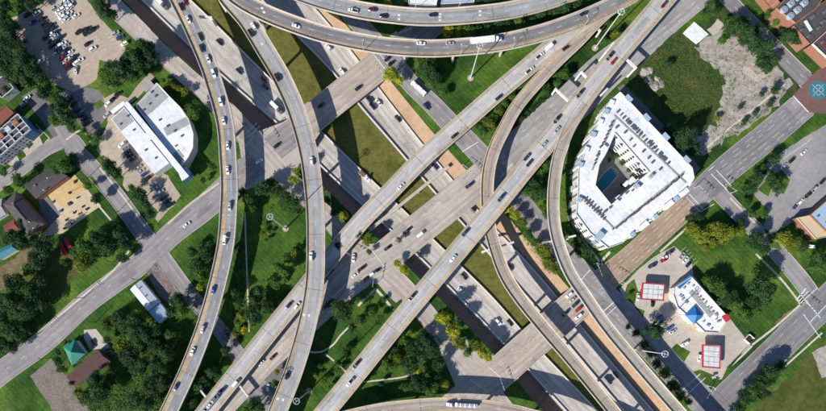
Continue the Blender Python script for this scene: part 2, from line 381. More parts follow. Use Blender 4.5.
def line_quads(mb, r, o0, width, keep=None, m=0, dz=0.03, dash=None, frac=False):
    """a painted line at offset o0 from the centre (a share of the half width when frac)"""
    L = r.s[-1]; s = 0.0 if not dash else random.uniform(0, 6)
    wid = lambda s_: r.w[min(range(0, len(r.s), 1), key=lambda i: abs(r.s[i] - s_))] / 2 if frac else 1
    while s < L:
        e = min(s + (dash[0] if dash else 4.0), L); p = r_at(r, s, o0, frac); q = r_at(r, e, o0, frac)
        mid = (p + q) / 2
        if (keep is None or keep(mid)) and (q - p).length > 0.5:
            d = (q - p).normalized(); nn = Vector((-d.y, d.x, 0)) * width / 2; z = Vector((0, 0, dz))
            mb.add([p - nn + z, q - nn + z, q + nn + z, p + nn + z], [(0, 1, 2, 3)], m)
        s = e + (dash[1] if dash else 0.0)
def r_at(r, s, o, frac):
    import bisect
    i = min(max(bisect.bisect_right(r.s, s) - 1, 0), len(r.s) - 2); f = (s - r.s[i]) / max(1e-6, r.s[i + 1] - r.s[i])
    a = off(r, i, o * (r.w[i] / 2 if frac else 1)); b_ = off(r, i + 1, o * (r.w[i + 1] / 2 if frac else 1)); return a.lerp(b_, f)
def surface(name, r, m, dz=0.0, parent=None, thick=0.25):
    vs_, uv, fs = [], [], []; n = len(r.c)
    for i in range(n):
        h = r.w[i] / 2
        vs_ += [off(r, i, h, dz), off(r, i, -h, dz), off(r, i, h, dz - thick), off(r, i, -h, dz - thick)]
        uv += [(0, r.s[i]), (2 * h, r.s[i]), (-0.2, r.s[i]), (2 * h + .2, r.s[i])]
    for i in range(n - 1):
        a, b_ = 4 * i, 4 * i + 4
        fs += [(a, a + 1, b_ + 1, b_), (a, b_, b_ + 2, a + 2), (a + 1, a + 3, b_ + 3, b_ + 1)]
    return obj(name, vs_, fs, m, parent, uvs=uv)

# ------------------------------------------------------------------ mainline carriageways (freeway floor)
def between(fa, fb, z, t0=-100, t1=1220, step=10, pad=(0, 0)):
    r = Road(); r.c, r.w, r.s = [], [], []
    for t in range(t0, t1, step):
        a, b_ = tn(t, fa(t), z), tn(t, fb(t), z); d = (b_ - a).normalized(); a, b_ = a + d * pad[0], b_ - d * pad[1]
        r.c.append((a + b_) / 2); r.w.append((b_ - a).length)
    r.s = [0.0]
    for a, b_ in zip(r.c, r.c[1:]): r.s.append(r.s[-1] + (b_ - a).length)
    r.t = []
    for i in range(len(r.c)):
        d = r.c[min(i + 1, len(r.c) - 1)] - r.c[max(i - 1, 0)]; d.z = 0; r.t.append(d.normalized())
    r.n = [Vector((-t.y, t.x, 0)) for t in r.t]; return r
ROADS = {}
road_mat('main_concrete', (0.56, 0.525, 0.495), slab=0.12, streak=0.2, tyre=0.38, phase=3.6)
LANE = MB
for key, nm, fa, fb, pad in (('SW', 'freeway_carriageway', SWB, SWE, (0.4, 0.3)), ('NE', 'freeway_carriageway', NEE, NEB, (0.3, 0.4))):
    r = between(fa, fb, D, pad=pad); ROADS[key] = r
    o = surface(nm, r, M['main_concrete'], 0.06); o['kind'] = 'structure'
    mb = MB()
    for k in (0.62, -0.62): line_quads(mb, r, k, 0.2, dz=0.09, frac=True, m=0 if k * (1 if key == 'SW' else -1) < 0 else 1)
    for k in (0.31, 0.0, -0.31): line_quads(mb, r, k, 0.24, dz=0.09, frac=True, dash=(3.5, 8.5))
    marks(mb, o)
def barrier(name, f, side, h, label):
    T = range(-60, 1200, 12); P = [tn(t, f(t), D) for t in T]; mb = MB()
    for a, b_ in zip(P, P[1:]):
        d = (b_ - a); L = d.length; mb.box(((a + b_) / 2 + Vector((0, 0, h / 2))), (L - 0.08, 0.7, h), math.atan2(d.y, d.x), taper=0.72 if False else 1.0)
    c = P[len(P) // 2]; t = thing(name, label, 'barrier', c, 'median barriers of the sunken freeway')
    mb.build('wall', M['parapet'], t)
    cp = MB()
    for a, b_ in zip(P, P[1:]):
        d = (b_ - a); cp.box(((a + b_) / 2 + Vector((0, 0, h + 0.06))), (d.length - 0.05, 0.95, 0.12), math.atan2(d.y, d.x))
    cp.build('coping', M['cap_white'], t)
barrier('barrier_wall', SWE, 0, 1.2, 'pale concrete barrier wall along the southwestern edge of the grass freeway median')
barrier('barrier_wall', NEE, 0, 1.2, 'pale concrete barrier wall along the northeastern edge of the grass freeway median')
barrier('barrier_wall', lambda t: SWB(t) + 3, 0, 0.9, 'low concrete barrier at the foot of the dark shaded embankment')
barrier('barrier_wall', lambda t: NEB(t) - 3, 0, 0.9, 'low concrete barrier at the foot of the tan sunlit embankment')

# ------------------------------------------------------------------ streets at ground level
road_mat('street_grey', (0.315, 0.295, 0.30), slab=0.08)
road_mat('street_deck', (0.47, 0.405, 0.35), slab=0.12)
road_mat('street_tan', (0.49, 0.435, 0.395), slab=0.12)
road_mat('street_brown', (0.40, 0.295, 0.215), slab=0.06, streak=0.22)
road_mat('street_dark', (0.115, 0.115, 0.125), slab=0.03, streak=0.18)
road_mat('street_asphalt', (0.235, 0.23, 0.24), slab=0.03, streak=0.15)
PAVED = []
def street(key, name, pts, m, z, lines=(), keep=None, dash=(3, 9), nokerb=False, stop=None):
    r = trace([(u, v, 0.0, w) for u, v, w in pts]); ROADS[key] = r
    for c in r.c: c.z = z
    o = surface(name, r, M[m], 0.0); o['kind'] = 'structure'; r.o = o; r.kerb = not nokerb
    PAVED.append((key, outline(r, 0.0)))
    mb = MB()
    for kind, k in lines:
        line_quads(mb, r, k, 0.2, keep, dz=0.035, frac=True, m=1 if 'y' in kind else 0, dash=dash if 'd' in kind else None)
    r.mb = mb
    return r
def notin(*polys):
    P = [PX(p) for p in polys]
    return lambda q: not any(inside(q, p) for p in P)
street('ML', 'main_street', [(-40,408,22),(0,374,22),(45,341,22),(83,306,21),(112,284,21),(145,260,22),(172,234,22),(202,210,24),(225,190,25),(245,172,26),(265,155,27),(290,135,27),(312,119.5,26.5),(345,93,26.5),(377.5,66.5,26.5),(395,52,26),(420,33,26),(445,12,26),(470,-10,26)], 'street_grey', 0.08,
       [('d', 0.0)], notin([(140,220),(165,275),(130,270)], [(235,120),(300,110),(300,180),(240,190)], [(375,85),(420,70),(400,30),(360,50)]))
street('SF', 'frontage_road', [(92,-18,20),(107,0,19),(128,20,18),(165,56,17),(190,79,17),(215,101,18),(240,128,20),(258,148,22),(285,176,18),(307,197,18),(330,220,18),(350,242,20),(375,264,20),(400,284,19),(422,309,19),(445,338,19),(463,360,20),(480,380,22),(502,406,18),(530,438,18)], 'street_tan', 0.11,
       [('d', 0.33), ('d', -0.33)], notin([(235,120),(290,110),(290,190),(240,190)], [(335,235),(420,240),(420,300),(335,300)], [(440,350),(520,350),(520,411),(440,411)]))
street('B2', 'cross_street', [(190,440,22),(225,405,22),(250,378,23),(275,352,24),(300,328,25),(325,303,28),(345,283,32),(368,266,33),(391,252,29.5),(432,219,29),(474,185,31),(505,162,36),(540,132,38),(575,100,38),(606,70,36),(638,44,32),(668,19,28),(700,-8,28),(720,-25,28)], 'street_tan', 0.14,
       [('d', 0.62), ('d', 0.3), ('d', -0.3), ('d', -0.62)], notin([(330,240),(395,240),(415,275),(395,310),(330,310)], [(470,150),(510,140),(530,180),(490,205)]))
street('B3', 'cross_street', [(425,425,24),(450,408,26),(475,389,30),(506,367,29),(540,337,29),(577,303,29),(600,284,26),(640,249,22),(693,200,24),(712,182,26),(735,162,27),(765,138,27),(800,108,27),(822,88,27),(850,62,27)], 'street_grey', 0.17,
       [('d', 0.33), ('d', 0.66), ('d', -0.33), ('d', -0.66), ('y', 0.0)], notin([(440,350),(500,350),(505,411),(440,411)], [(570,270),(605,255),(640,300),(600,320)], [(685,195),(715,165),(735,185),(705,212)], [(795,70),(850,70),(850,115),(795,115)]))
street('NF', 'frontage_road', [(318,-25,16),(345,8,16),(372,38,17),(395,64,18),(412,85,17),(430,102,18),(447,120,19),(474,148,20),(496,172,22),(515,195,20),(545,233,20),(570,262,22),(592,285,25),(620,312,26),(665,362,27),(705,404,27),(735,436,27)], 'street_grey', 0.20,
       [('d', 0.33), ('d', -0.33)], notin([(370,85),(420,70),(400,30),(360,50)], [(470,150),(510,140),(530,180),(490,205)], [(570,270),(605,255),(640,300),(600,320)], [(690,380),(740,380),(740,420),(690,420)]))
street('BR', 'cross_street', [(672,452,27),(700,424,27),(726,398,28),(770,356,28),(810,317,28),(845,283,28)], 'street_asphalt', 0.23,
       [('d', 0.5), ('d', -0.5), ('y', 0.0)], notin([(690,380),(725,375),(745,400),(720,425),(690,425)], [(795,300),(826,280),(840,300),(815,335)]))
street('RS', 'side_street', [(718,192,15),(742,217,15),(775,250,16),(800,279,17),(815,300,17)], 'street_grey', 0.05, [])
street('SS', 'side_street', [(48,108,12),(62,128,14),(75,150,17),(92,168,17),(117,197,17),(143,233,17),(158,252,17),(180,281,15),(200,307,14),(220,330,14),(238,355,15),(258,385,16),(275,415,16)], 'street_grey', 0.05, [])
street('LW', 'side_street', [(-30,205,13),(0,183,13),(25,166,13),(48,148,13),(70,140,15),(80,150,15)], 'street_grey', 0.03, [])
street('TN', 'side_street', [(718,-12,14),(740,12,14),(765,38,15),(790,64,16),(812,86,17)], 'street_asphalt', 0.05, [('d', 0)])
# lots, yards and slabs
def lot(name, pts, m, z, seed=0, amp=0.0):
    p = PX(pts); p = rough(p, 3.0, amp, seed) if amp else p
    PAVED.append((name, p)); return sheet(name, p, z, M[m])
lot('parking_lot', [(12,18),(40,3),(52,-8),(82,-8),(100,18),(124,44),(128,60),(100,78),(74,92),(52,84),(35,60),(14,35)], 'lot_concrete', 0.03, 1, .3)
lot('parking_lot', [(60,92),(76,84),(98,90),(112,104),(104,120),(93,137),(84,133),(70,110)], 'lot_asphalt', 0.025, 2, .3)
lot('parking_lot', [(100,80),(112,92),(128,98),(142,80),(150,72),(155,78),(140,96),(118,112),(112,120),(150,168),(168,176),(181,196),(158,222),(150,212),(140,200),(126,190),(117,178),(105,160),(96,150),(108,122),(103,96)], 'lot_concrete', 0.035, 3, .2)
lot('driveway', [(22,96),(36,88),(52,104),(50,112),(62,122),(78,140),(70,150),(55,140),(40,118)], 'lot_asphalt', 0.022, 4, .2)
lot('driveway', [(28,130),(36,124),(50,138),(44,150),(28,160),(14,168),(2,160),(12,146)], 'lot_pale', 0.028, 5)
lot('building_slab', [(47,194.5),(74.5,174),(101,205.5),(63.5,233),(36,238),(50,226),(61,215)], 'slab_tan', 0.10, 6, .25)
lot('building_slab', [(47.4,194.5),(74.3,174.4),(86,187),(66,209)], 'slab_orange', 0.14, 7, .15)
lot('courtyard', [(38,200),(46,195),(62,214),(50,226),(44,222)], 'lot_asphalt', 0.05, 8)
lot('yard', [(146,272),(152,264),(160,268),(174,285),(182,300),(166,302),(160,296)], 'gravel_yard', 0.03, 9, .4)
lot('parking_lot', [(30,376),(51,359),(70,381),(92,412),(96,430),(66,430)], 'gravel_yard', 0.03, 10, .3)
lot('driveway', [(84,330),(96,329),(118,357),(112,362),(99,349),(90,350),(84,338)], 'lot_pale', 0.04, 11)
lot('vacant_lot', [(712,8),(724,4),(765,44),(800,80),(792,96),(776,84),(745,40),(724,29),(704,36)], 'overgrowth', 0.022, 23, 1.2)
lot('dirt_lot', [(694,48),(712,36),(724,29),(745,40),(775,60),(790,85),(775,110),(740,135),(705,152),(692,142),(715,125),(722,95),(727,82),(705,62)], 'rubble', 0.03, 12, 2.4)
lot('vacant_lot', [(636,66),(680,30),(696,48),(728,82),(724,102),(718,124),(696,142),(700,160),(690,160),(668,126),(640,100),(628,84)], 'overgrowth', 0.02, 13, 2.2)
lot('concrete_slab', [(682.5,33.5),(694,22),(708,34.5),(696,44.5)], 'white_roof', 0.5, 24, .15)
lot('concrete_slab', [(707,30),(718,19),(726,25),(713,36)], 'lot_pale', 0.12, 25, .4)
lot('concrete_slab', [(740,69),(747,65),(757,75),(768,68),(772,73),(757,82)], 'lot_pale', 0.14, 14, .1)
lot('forecourt', [(619,289),(632,276),(640,268),(655,256),(674,246),(692,262),(693,275),(735,325),(751,346),(728,366),(722,379),(704,384),(690,370),(668,350),(655,341),(641,326),(645,311),(630,305)], 'lot_pale', 0.05, 15, .15)
lot('parking_lot', [(752,178),(770,160),(800,140),(850,110),(850,215),(812,214),(797,218),(786,226),(770,235),(762,222),(770,212),(755,196)], 'lot_grey', 0.03, 16, .4)
lot('access_road', [(617,88),(623,84),(640,100),(668,130),(700,168),(694,176),(660,140),(640,118)], 'lot_asphalt', 0.03, 17, .3)
lot('intersection', [(232,103),(259,131),(283,122),(306,106),(320,133),(303,158),(296,170),(283,166),(262,184),(246,190),(240,150)], 'street_tan', 0.05, 18)
lot('intersection', [(334,262),(350,243),(372,244),(380,242),(404,263),(399,272),(411,291),(396,303),(388,296),(378,284),(366,284),(345,300),(335,305)], 'street_tan', 0.06, 19)
lot('intersection', [(440,350),(466,336),(470,350),(495,356),(519,378),(500,394),(470,402),(450,400),(455,385)], 'street_tan', 0.06, 20)
lot('path_yard', [(255,365),(275,352),(285,360),(285,378),(270,400),(250,408),(245,395)], 'lot_asphalt', 0.04, 21, .3)
# paved crossing with its round emblem, and the brown stretch of roadway
def strip_of(key, s_px0, s_px1, name, m, dz, extra=0.0):
    r = ROADS[key]; i0 = min(range(len(r.c)), key=lambda i: (r.c[i] - W(*s_px0)).to_2d().length); i1 = min(range(len(r.c)), key=lambda i: (r.c[i] - W(*s_px1)).to_2d().length)
    q = Road(); sl = slice(min(i0, i1), max(i0, i1) + 1); q.c = [c.copy() for c in r.c[sl]]; q.w = [w + extra for w in r.w[sl]]; q.s = [s - r.s[sl.start] for s in r.s[sl]]; q.t = r.t[sl]; q.n = r.n[sl]
    o = surface(name, q, M[m], dz, thick=0.2); o['kind'] = 'structure'; return q
strip_of('B3', (596,287), (690,203), 'brown_roadway', 'street_brown', 0.015, -0.1)
road_mat('street_light', (0.37, 0.362, 0.365), slab=0.1)
strip_of('B2', (508,160), (720,-25), 'grey_roadway', 'street_light', 0.004, -0.05)
strip_of('ML', (306,124), (388,58), 'bridge_roadway', 'street_deck', 0.004, -0.05)
strip_of('B3', (452,407), (594,289), 'bridge_roadway', 'street_deck', 0.004, -0.05)
strip_of('B3', (702,192), (792,115), 'grey_roadway', 'street_asphalt', 0.015, -0.1)
lot('brick_crossing', [(792,96),(815,72),(850,45),(860,90),(835,115),(808,112)], 'brick_paving', 0.24, 22)
mb = MB(); c = W(818, 90)
seg = 32
for k in range(seg):
    a0, a1 = 2 * math.pi * k / seg, 2 * math.pi * (k + 1) / seg
    mb.add([(c.x, c.y, 0.27), (c.x + 6.0 * math.cos(a0), c.y + 6.0 * math.sin(a0), 0.27), (c.x + 6.0 * math.cos(a1), c.y + 6.0 * math.sin(a1), 0.27)], [(0, 1, 2)])
for k in range(4):
    a = math.pi / 4 + k * math.pi / 2 + 0.05; ca, sa = math.cos(a), math.sin(a)
    mb.box((c.x + ca * 2.7, c.y + sa * 2.7, 0.285), (5.0, 0.3, 0.02), a, 1)
    for sgn in (-1, 1):
        b_ = a + math.pi / 4; mb.box((c.x + math.cos(b_) * 3.6 + math.cos(b_ + sgn * 2.3) * .8, c.y + math.sin(b_) * 3.6 + math.sin(b_ + sgn * 2.3) * .8, 0.285), (2.0, 0.35, 0.02), b_ + sgn * 2.3, 1)
e = mb.build('paving_emblem', [M['teal'], M['sidewalk']]); e['kind'] = 'structure'

# kerbs: along every street edge that does not open into another paved area, one object per run
for key in ('ML', 'SF', 'B2', 'B3', 'NF', 'BR', 'RS', 'SS', 'LW', 'TN'):
    r = ROADS[key]
    for sgn in (1, -1):
        mb = MB()
        for i in range(len(r.c) - 1):
            a, b_ = off(r, i, sgn * (r.w[i] / 2 + 0.15)), off(r, i + 1, sgn * (r.w[i + 1] / 2 + 0.15)); mid = (a + b_) / 2
            uu, vv = mid.x / S + CU, CV - mid.y / S; tt, nn = uu + vv, uu - vv
            if any(k2 != key and inside(mid, p) for k2, p in PAVED) or SWT(tt) - 1 < nn < NET(tt) + 1:
                if mb.v: mb.build('kerb', M['kerb'], r.o); mb = MB()
                continue
            d = b_ - a; mb.box((mid.x, mid.y, 0.11), (d.length + .02, 0.3, 0.32), math.atan2(d.y, d.x))
        if mb.v: mb.build('kerb', M['kerb'], r.o)
    if r.mb.v:
        marks(r.mb, r.o)
for key in ('B3',):   # lines repeated on the resurfaced stretches
    r = ROADS[key]; mb = MB()
    for k in (0.33, 0.66, -0.33, -0.66): line_quads(mb, r, k, 0.22, notin([(300,200),(594,200),(594,411),(300,411)], [(685,195),(715,165),(735,185),(705,212)], [(795,60),(880,60),(880,115),(795,115)]), dz=0.06, frac=True, dash=(3, 7))
    if False: line_quads(mb, r, 0, 0.25, notin([(300,200),(594,200),(594,411),(300,411)], [(685,195),(715,165),(735,185),(705,212)], [(795,60),(880,60),(880,115),(795,115)]), dz=0.06, frac=True, m=1)
    marks(mb, r.o)
r = ROADS['NF']; mb = MB()
for k in (0.5, 0.0, -0.5): line_quads(mb, r, k, 0.2, notin([(300,-60),(612,-60),(612,411),(300,411)], [(690,380),(740,380),(740,420),(690,420)]), dz=0.06, frac=True, dash=(3, 9))
marks(mb, r.o)
# stop lines and crosswalks: white bars between two points
mb = MB()
for (u0, v0, u1, v1, w) in [(689,194,703,209,.5),(686,197,700,212,.35),(711,174,727,190,.5),(716,170,731,186,.4),(700,212,714,204,.35),(714,166,708,171,.3),
        (793,96,808,112,.6),(716,390,736,411,.5),(713,387,733,408,.35),(683,398,705,378,.35),(678,394,700,374,.35),(800,294,820,318,.5),(803,314,820,338,.4),(799,304,817,288,.4),(810,322,828,303,.4),
        (796,300,806,288,.6),(799,301,808,291,.4),(248,138,260,126,.4),(245,135,257,123,.4),(244,148,254,136,.35),(243,140,250,134,.3),
        (330,300,346,284,.35),(372,250,384,266,.4),(596,318,614,302,.5),(599,322,617,306,.35),(578,283,590,270,.4),(552,336,566,349,.0),(470,380,488,392,.35),(488,366,503,380,.4),
        (503,316,506,318,.0),(500,178,512,164,.35),(462,152,478,142,.4),(395,74,406,66,.4),(374,55,386,70,.45),(378,52,390,67,.35)]:
    if w <= 0: continue
    a, b_ = W(u0, v0), W(u1, v1); d = b_ - a; mb.box((*((a + b_) / 2).xy, 0.275), (d.length, w * 1.3, 0.012), math.atan2(d.y, d.x))
o = mb.build('crosswalk_marking', M['paint_white']); o['kind'] = 'structure'
# sidewalks and worn paths
def path(name, pts, w, m='sidewalk', z=0.13):
    r = trace([(u, v, 0, w / S) for u, v in pts], 2.0)
    for c_ in r.c: c_.z = z
    o = surface(name, r, M[m], 0, thick=.4); o['kind'] = 'structure'
for pts, w in [([(245,212),(246,246),(248,300),(249,332)], .9), ([(309,352),(321,352),(333,345),(340,336),(350,326)], 1.1), ([(325,354),(335,362),(347,373)], 1.0), ([(358,306),(367,297),(376,289)], 1.6), ([(376,289),(383,297),(391,307)], 1.6),
        ([(364,382),(382,380),(404,377),(425,370)], 1.0), ([(660,252),(680,234),(697,218)], 1.3), ([(756,254),(780,278),(800,303)], 1.2), ([(800,305),(774,328),(752,345)], 1.3), ([(822,333),(792,360),(772,378)], 1.1),
        ([(168,224),(190,204),(219,183)], 1.2), ([(100,168),(124,198),(146,228)], 1.2), ([(84,188),(104,212),(128,240)], 1.1), ([(731,366),(742,356),(752,346)], 1.2), ([(690,371),(700,381),(704,386)], 1.2), ([(730,198),(748,216),(760,228)], 1.2),
        ([(737,172),(760,150),(790,126)], 1.2), ([(704,150),(726,131),(760,104),(785,84)], 1.2), ([(448,110),(462,124),(476,136)], 1.3), ([(455,158),(463,166),(470,160)], .0), ([(583,240),(592,252),(600,262),(606,268)], 1.3), ([(597,266),(610,252)], 1.6), ([(95,-5),(110,12),(126,30)], .0), ([(130,250),(112,272),(82,297),(42,330)], 1.2), ([(376,228),(385,236)], .0), ([(70,148),(92,128),(100,116)], .0), ([(66,140),(82,130),(90,142)], 1.0), ([(764,42),(788,66),(800,78)], .0), ([(800,36),(815,48),(830,62)], 2.4), ([(397,32),(391,36),(412,28)], 1.2)]:
    if w: path('sidewalk', pts, w)
sheet('worn_ground', rough(PX([(776,322),(790,310),(797,306),(800,310),(788,322),(778,330)]), 2, .6, 3), 0.02, M['dry_ground'])
sheet('dry_lawn', rough(PX([(752,420),(762,404),(790,376),(818,346),(870,300),(870,450),(740,450)]), 4, 1.5, 6), 0.015, M['dry_lawn'])
sheet('dry_lawn', rough(PX([(28,266),(62,244),(82,268),(60,296),(38,314),(28,292)]), 3, 1.5, 7), 0.015, M['dry_lawn'])
sheet('worn_ground', rough(PX([(812,352),(826,345),(840,350),(840,372),(822,378)]), 2, .6, 4), 0.02, M['rubble'])
sheet('worn_ground', rough(PX([(0,268),(24,250),(32,232),(40,240),(34,262),(16,284),(0,292)]), 2, .9, 5), 0.02, M['dry_ground'])
for pts in ([(627,285),(634,279),(638,292),(634,305),(628,300),(625,292)], [(685,374),(700,370),(720,378),(712,386),(702,388)], [(668,352),(676,344),(690,352),(684,362),(676,362)], [(742,352),(748,345),(732,366),(726,368)]):
    sheet('grass_island', PX(pts), 0.185, M['grass'])
for pts in ([(100,165),(107,158),(124,178),(122,188),(113,180)], [(128,192),(134,188),(158,212),(153,224),(146,220)], [(86,182),(92,176),(104,196),(100,200)], [(30,126),(34,123),(39,128),(35,132)], [(40,137),(44,133),(48,138),(43,144)], [(24,141),(28,138),(33,144),(29,149)], [(15,150),(20,147),(26,156),(20,161)], [(8,146),(13,142),(17,146),(12,152)],
            [(758,190),(764,182),(772,170),(778,176),(768,196)], [(748,205),(754,200),(768,216),(764,224)], [(764,228),(775,236),(782,250),(772,248)], [(768,176),(782,170),(790,180),(784,194),(772,192)], [(100,60),(110,64),(124,78),(116,92),(104,98),(96,84)], [(94,104),(100,100),(104,104),(98,110)]):
    sheet('grass_island', rough(PX(pts), 2, .25, 8), 0.185, M['grass'])

# painted stalls in the car parks
def stalls(label, p0, p1, n, L, deg):
    mb = MB()
    for k in range(n + 1):
        p = W(p0[0] + (p1[0] - p0[0]) * k / n, p0[1] + (p1[1] - p0[1]) * k / n); a = R(deg)
        mb.box((p.x + math.cos(a) * L / 2, p.y + math.sin(a) * L / 2, 0.075), (L, .16, .01), a)
    o = mb.build('stall_lines', M['paint_white']); o['kind'] = 'structure'
for q in (((41,19),(82,68),15,5.2,32),((41,19),(82,68),15,5.2,212),((54,8),(64,22),5,5.2,32),((54,8),(64,22),5,5,212),((84,30),(100,52),7,5,32),((112,31),(128,50),6,5,210),((66,96),(90,126),9,5,35),((124,150),(150,182),10,5.4,35),((160,186),(176,204),6,5.4,215),((655,316),(678,338),8,5.4,28),((658,258),(672,250),5,5,-60),((680,252),(692,266),5,5,40),((792,212),(822,184),11,5.4,45),((770,200),(800,172),11,5.4,45),((780,160),(812,138),10,5.4,225),((112,130),(126,148),6,5,35)): stalls('', *q)
# ------------------------------------------------------------------ elevated ramps and bridges
ASPH = (0.235, 0.235, 0.245); TAN = (0.50, 0.385, 0.255)
def on_street(p):
    uu, vv = p.x / S + CU, CV - p.y / S; tt, nn = uu + vv, uu - vv
    if SWT(tt) - 2 < nn < SWE(tt) + 3 or NEE(tt) - 3 < nn < NET(tt) + 2: return True
    return any(inside(p, q) for k, q in PAVED if k in ROADS or k == 'intersection')
def overpass(key, name, label, pts, m, lane=(), solid=(), keepL=None, keepR=None, ticks=None, thick=1.7, cat_='ramp', piers=True, patches=(), step=30.0):
    if cat_ == 'ramp':     # carry the ramp on past the frame
        def ext(p, q): k = 75 / math.hypot(p[0] - q[0], p[1] - q[1]); return (p[0] + (p[0] - q[0]) * k, p[1] + (p[1] - q[1]) * k, p[2], p[3])
        pts = ([ext(pts[0], pts[1])] if key not in ('R7', 'R8') else []) + list(pts) + [ext(pts[-1], pts[-2])]
    r = trace(pts); ROADS[key] = r; n = len(r.c)
    mid = r.c[n // 2]; t = thing(name, label, cat_, (mid.x, mid.y, 0), 'elevated ramps of the interchange' if cat_ == 'ramp' else 'street bridges over the sunken freeway')
    # deck: wearing course on a girder box
    surface('road_surface', r, m, 0.0, t, thick=0.25)
    vs_, fs = [], []
    for i in range(n):
        h = r.w[i] / 2
        vs_ += [off(r, i, h + .18, -0.02), off(r, i, -h - .18, -0.02), off(r, i, h + .18, -0.5), off(r, i, -h - .18, -0.5), off(r, i, h * .6, -thick), off(r, i, -h * .6, -thick)]
    for i in range(n - 1):
        a, b_ = 6 * i, 6 * i + 6
        fs += [(a, a + 1, b_ + 1, b_), (a, b_, b_ + 2, a + 2), (a + 2, b_ + 2, b_ + 4, a + 4), (a + 4, b_ + 4, b_ + 5, a + 5), (a + 5, b_ + 5, b_ + 3, a + 3), (a + 3, b_ + 3, b_ + 1, a + 1)]
    obj('girder', vs_, fs, M['girder'], t)
    for sgn, keep in ((1, keepL), (-1, keepR)):
        mb = MB(); i = 0
        for i in range(n - 1):
            if keep and not keep(*px_of(r.c[i])):
                if mb.v: mb.build('parapet', M['parapet'], t); mb = MB()
                continue
            q = []
            for j in (i, i + 1):
                h = r.w[j] / 2
                q += [off(r, j, sgn * (h + .2), -0.45), off(r, j, sgn * (h + .2), 1.0), off(r, j, sgn * (h - .15), 1.0), off(r, j, sgn * (h - .32), 0.0)]
            mb.add(q, [(0, 1, 5, 4), (1, 2, 6, 5), (2, 3, 7, 6), (0, 3, 2, 1), (4, 5, 6, 7)])
        if mb.v: mb.build('parapet', M['parapet'], t)
    mk = MB()
    for k in solid: line_quads(mk, r, k[0], 0.15, dz=0.03, frac=True, m=1 if len(k) > 1 else 0)
    for k in lane: line_quads(mk, r, k, 0.2, dz=0.03, frac=True, dash=(3.2, 8.6))
    if ticks:
        s = 3.0
        while s < r.s[-1]:
            a = r_at(r, s, ticks[0], True); b_ = r_at(r, s + 1.2, ticks[1], True); d = b_ - a
            mk.box(((a + b_) / 2 + Vector((0, 0, .035))), (d.length, .16, .012), math.atan2(d.y, d.x)); s += 7.6
    for (u, v, k_) in patches:
        p, d, z, _ = nearest(r, u, v)
        mk.box((p.x, p.y, z + 0.035), (1.6, 1.3, 0.012), math.atan2(d.y, d.x))
    if mk.v: marks(mk, t)
    if piers:
        last = -99
        for i in range(n):
            if r.s[i] - last < step: continue
            p = r.c[i]; zb = 0.0
            uu, vv = p.x / S + CU, CV - p.y / S; tt, nn = uu + vv, uu - vv
            if SWE(tt) + 3 < nn < NEE(tt) - 3: zb = D
            if on_street(p) or blocked(p, key): continue
            last = r.s[i]; pb = MB(); zt = p.z - thick; a = math.atan2(r.n[i].y, r.n[i].x)
            pb.cyl((p.x, p.y, zb - .5), (p.x, p.y, zt - 1.2), 0.95, n=14)
            h = r.w[i] / 2; d = r.n[i]
            # hammerhead cap
            sec = [(-h * .75, zt), (h * .75, zt), (h * .75, zt - .7), (1.0, zt - 1.7), (-1.0, zt - 1.7), (-h * .75, zt - .7)]
            for e in (0,):
                tx = r.t[i] * 0.85; va = [p + d * o_ + tx for o_, z_ in sec]; vb = [p + d * o_ - tx for o_, z_ in sec]
                for q_, (o_, z_) in zip(va, sec): q_.z = z_
                for q_, (o_, z_) in zip(vb, sec): q_.z = z_
                pb.add(va + vb, [tuple(range(5, -1, -1)), tuple(range(6, 12))] + [(k, (k + 1) % 6, 6 + (k + 1) % 6, 6 + k) for k in range(6)])
            pb.build('pier', M['pier'], t)
    r.thing = t
    return t
def px_of(p):
    k = S * (H - p.z) / H; return p.x / k + CU, CV - p.y / k
def nearest(r, u, v, dz=0.0):
    best = None
    for i in range(len(r.c)):
        z = r.c[i].z + dz; p = W(u, v, z); d = (p - r.c[i]).to_2d().length
        if best is None or d < best[0]: best = (d, i, p)
    d, i, p = best
    return p, r.t[i], r.c[i].z, i
def blocked(p, key):
    for k, r in ROADS.items():
        if k == key or k[0] != 'R' or k == 'RS': continue
        for i in range(0, len(r.c), 2):
            if (p - r.c[i]).to_2d().length < r.w[i] / 2 + 2 and r.c[i].z < p.z + 0.0: return True
    return False
def zs(pts, z, w):
    out = []
    for i, (u, v) in enumerate(pts):
        zz = z(u, v) if callable(z) else z; out.append((u, v, zz, w(u, v) if callable(w) else w))
    return out
def lerpz(axis, table):
    def f(u, v):
        x = u if axis == 'u' else v
        if x <= table[0][0]: return table[0][1]
        for (a, p), (b_, q) in zip(table, table[1:]):
            if x <= b_: return p + (q - p) * (x - a) / (b_ - a)
        return table[-1][1]
    return f
road_mat('deck_left', (0.31, 0.31, 0.325), TAN, (0.8, 6.9), joint=31, streak=0.2)
road_mat('deck_two', (0.39, 0.385, 0.385), TAN, (0.9, 8.9), joint=34, streak=0.2)
road_mat('deck_three', (0.235, 0.23, 0.235), (0.42, 0.32, 0.225), (1.0, 7.4), joint=33, streak=0.2)
road_mat('deck_four', (0.36, 0.36, 0.37), (0.42, 0.35, 0.28), (1.4, 9.0), joint=33, streak=0.2)
road_mat('deck_five', (0.53, 0.51, 0.49), (0.46, 0.39, 0.30), (1.5, 9.0), joint=36, streak=0.24)
road_mat('deck_six', (0.52, 0.505, 0.49), (0.50, 0.405, 0.29), (1.7, 9.4), joint=36, streak=0.26)
road_mat('deck_seven', (0.38, 0.33, 0.285), (0.50, 0.39, 0.26), (1.0, 5.4), joint=30, streak=0.18)
road_mat('deck_eight', (0.40, 0.36, 0.315), (0.46, 0.39, 0.31), (0.9, 5.6), joint=30, streak=0.2)
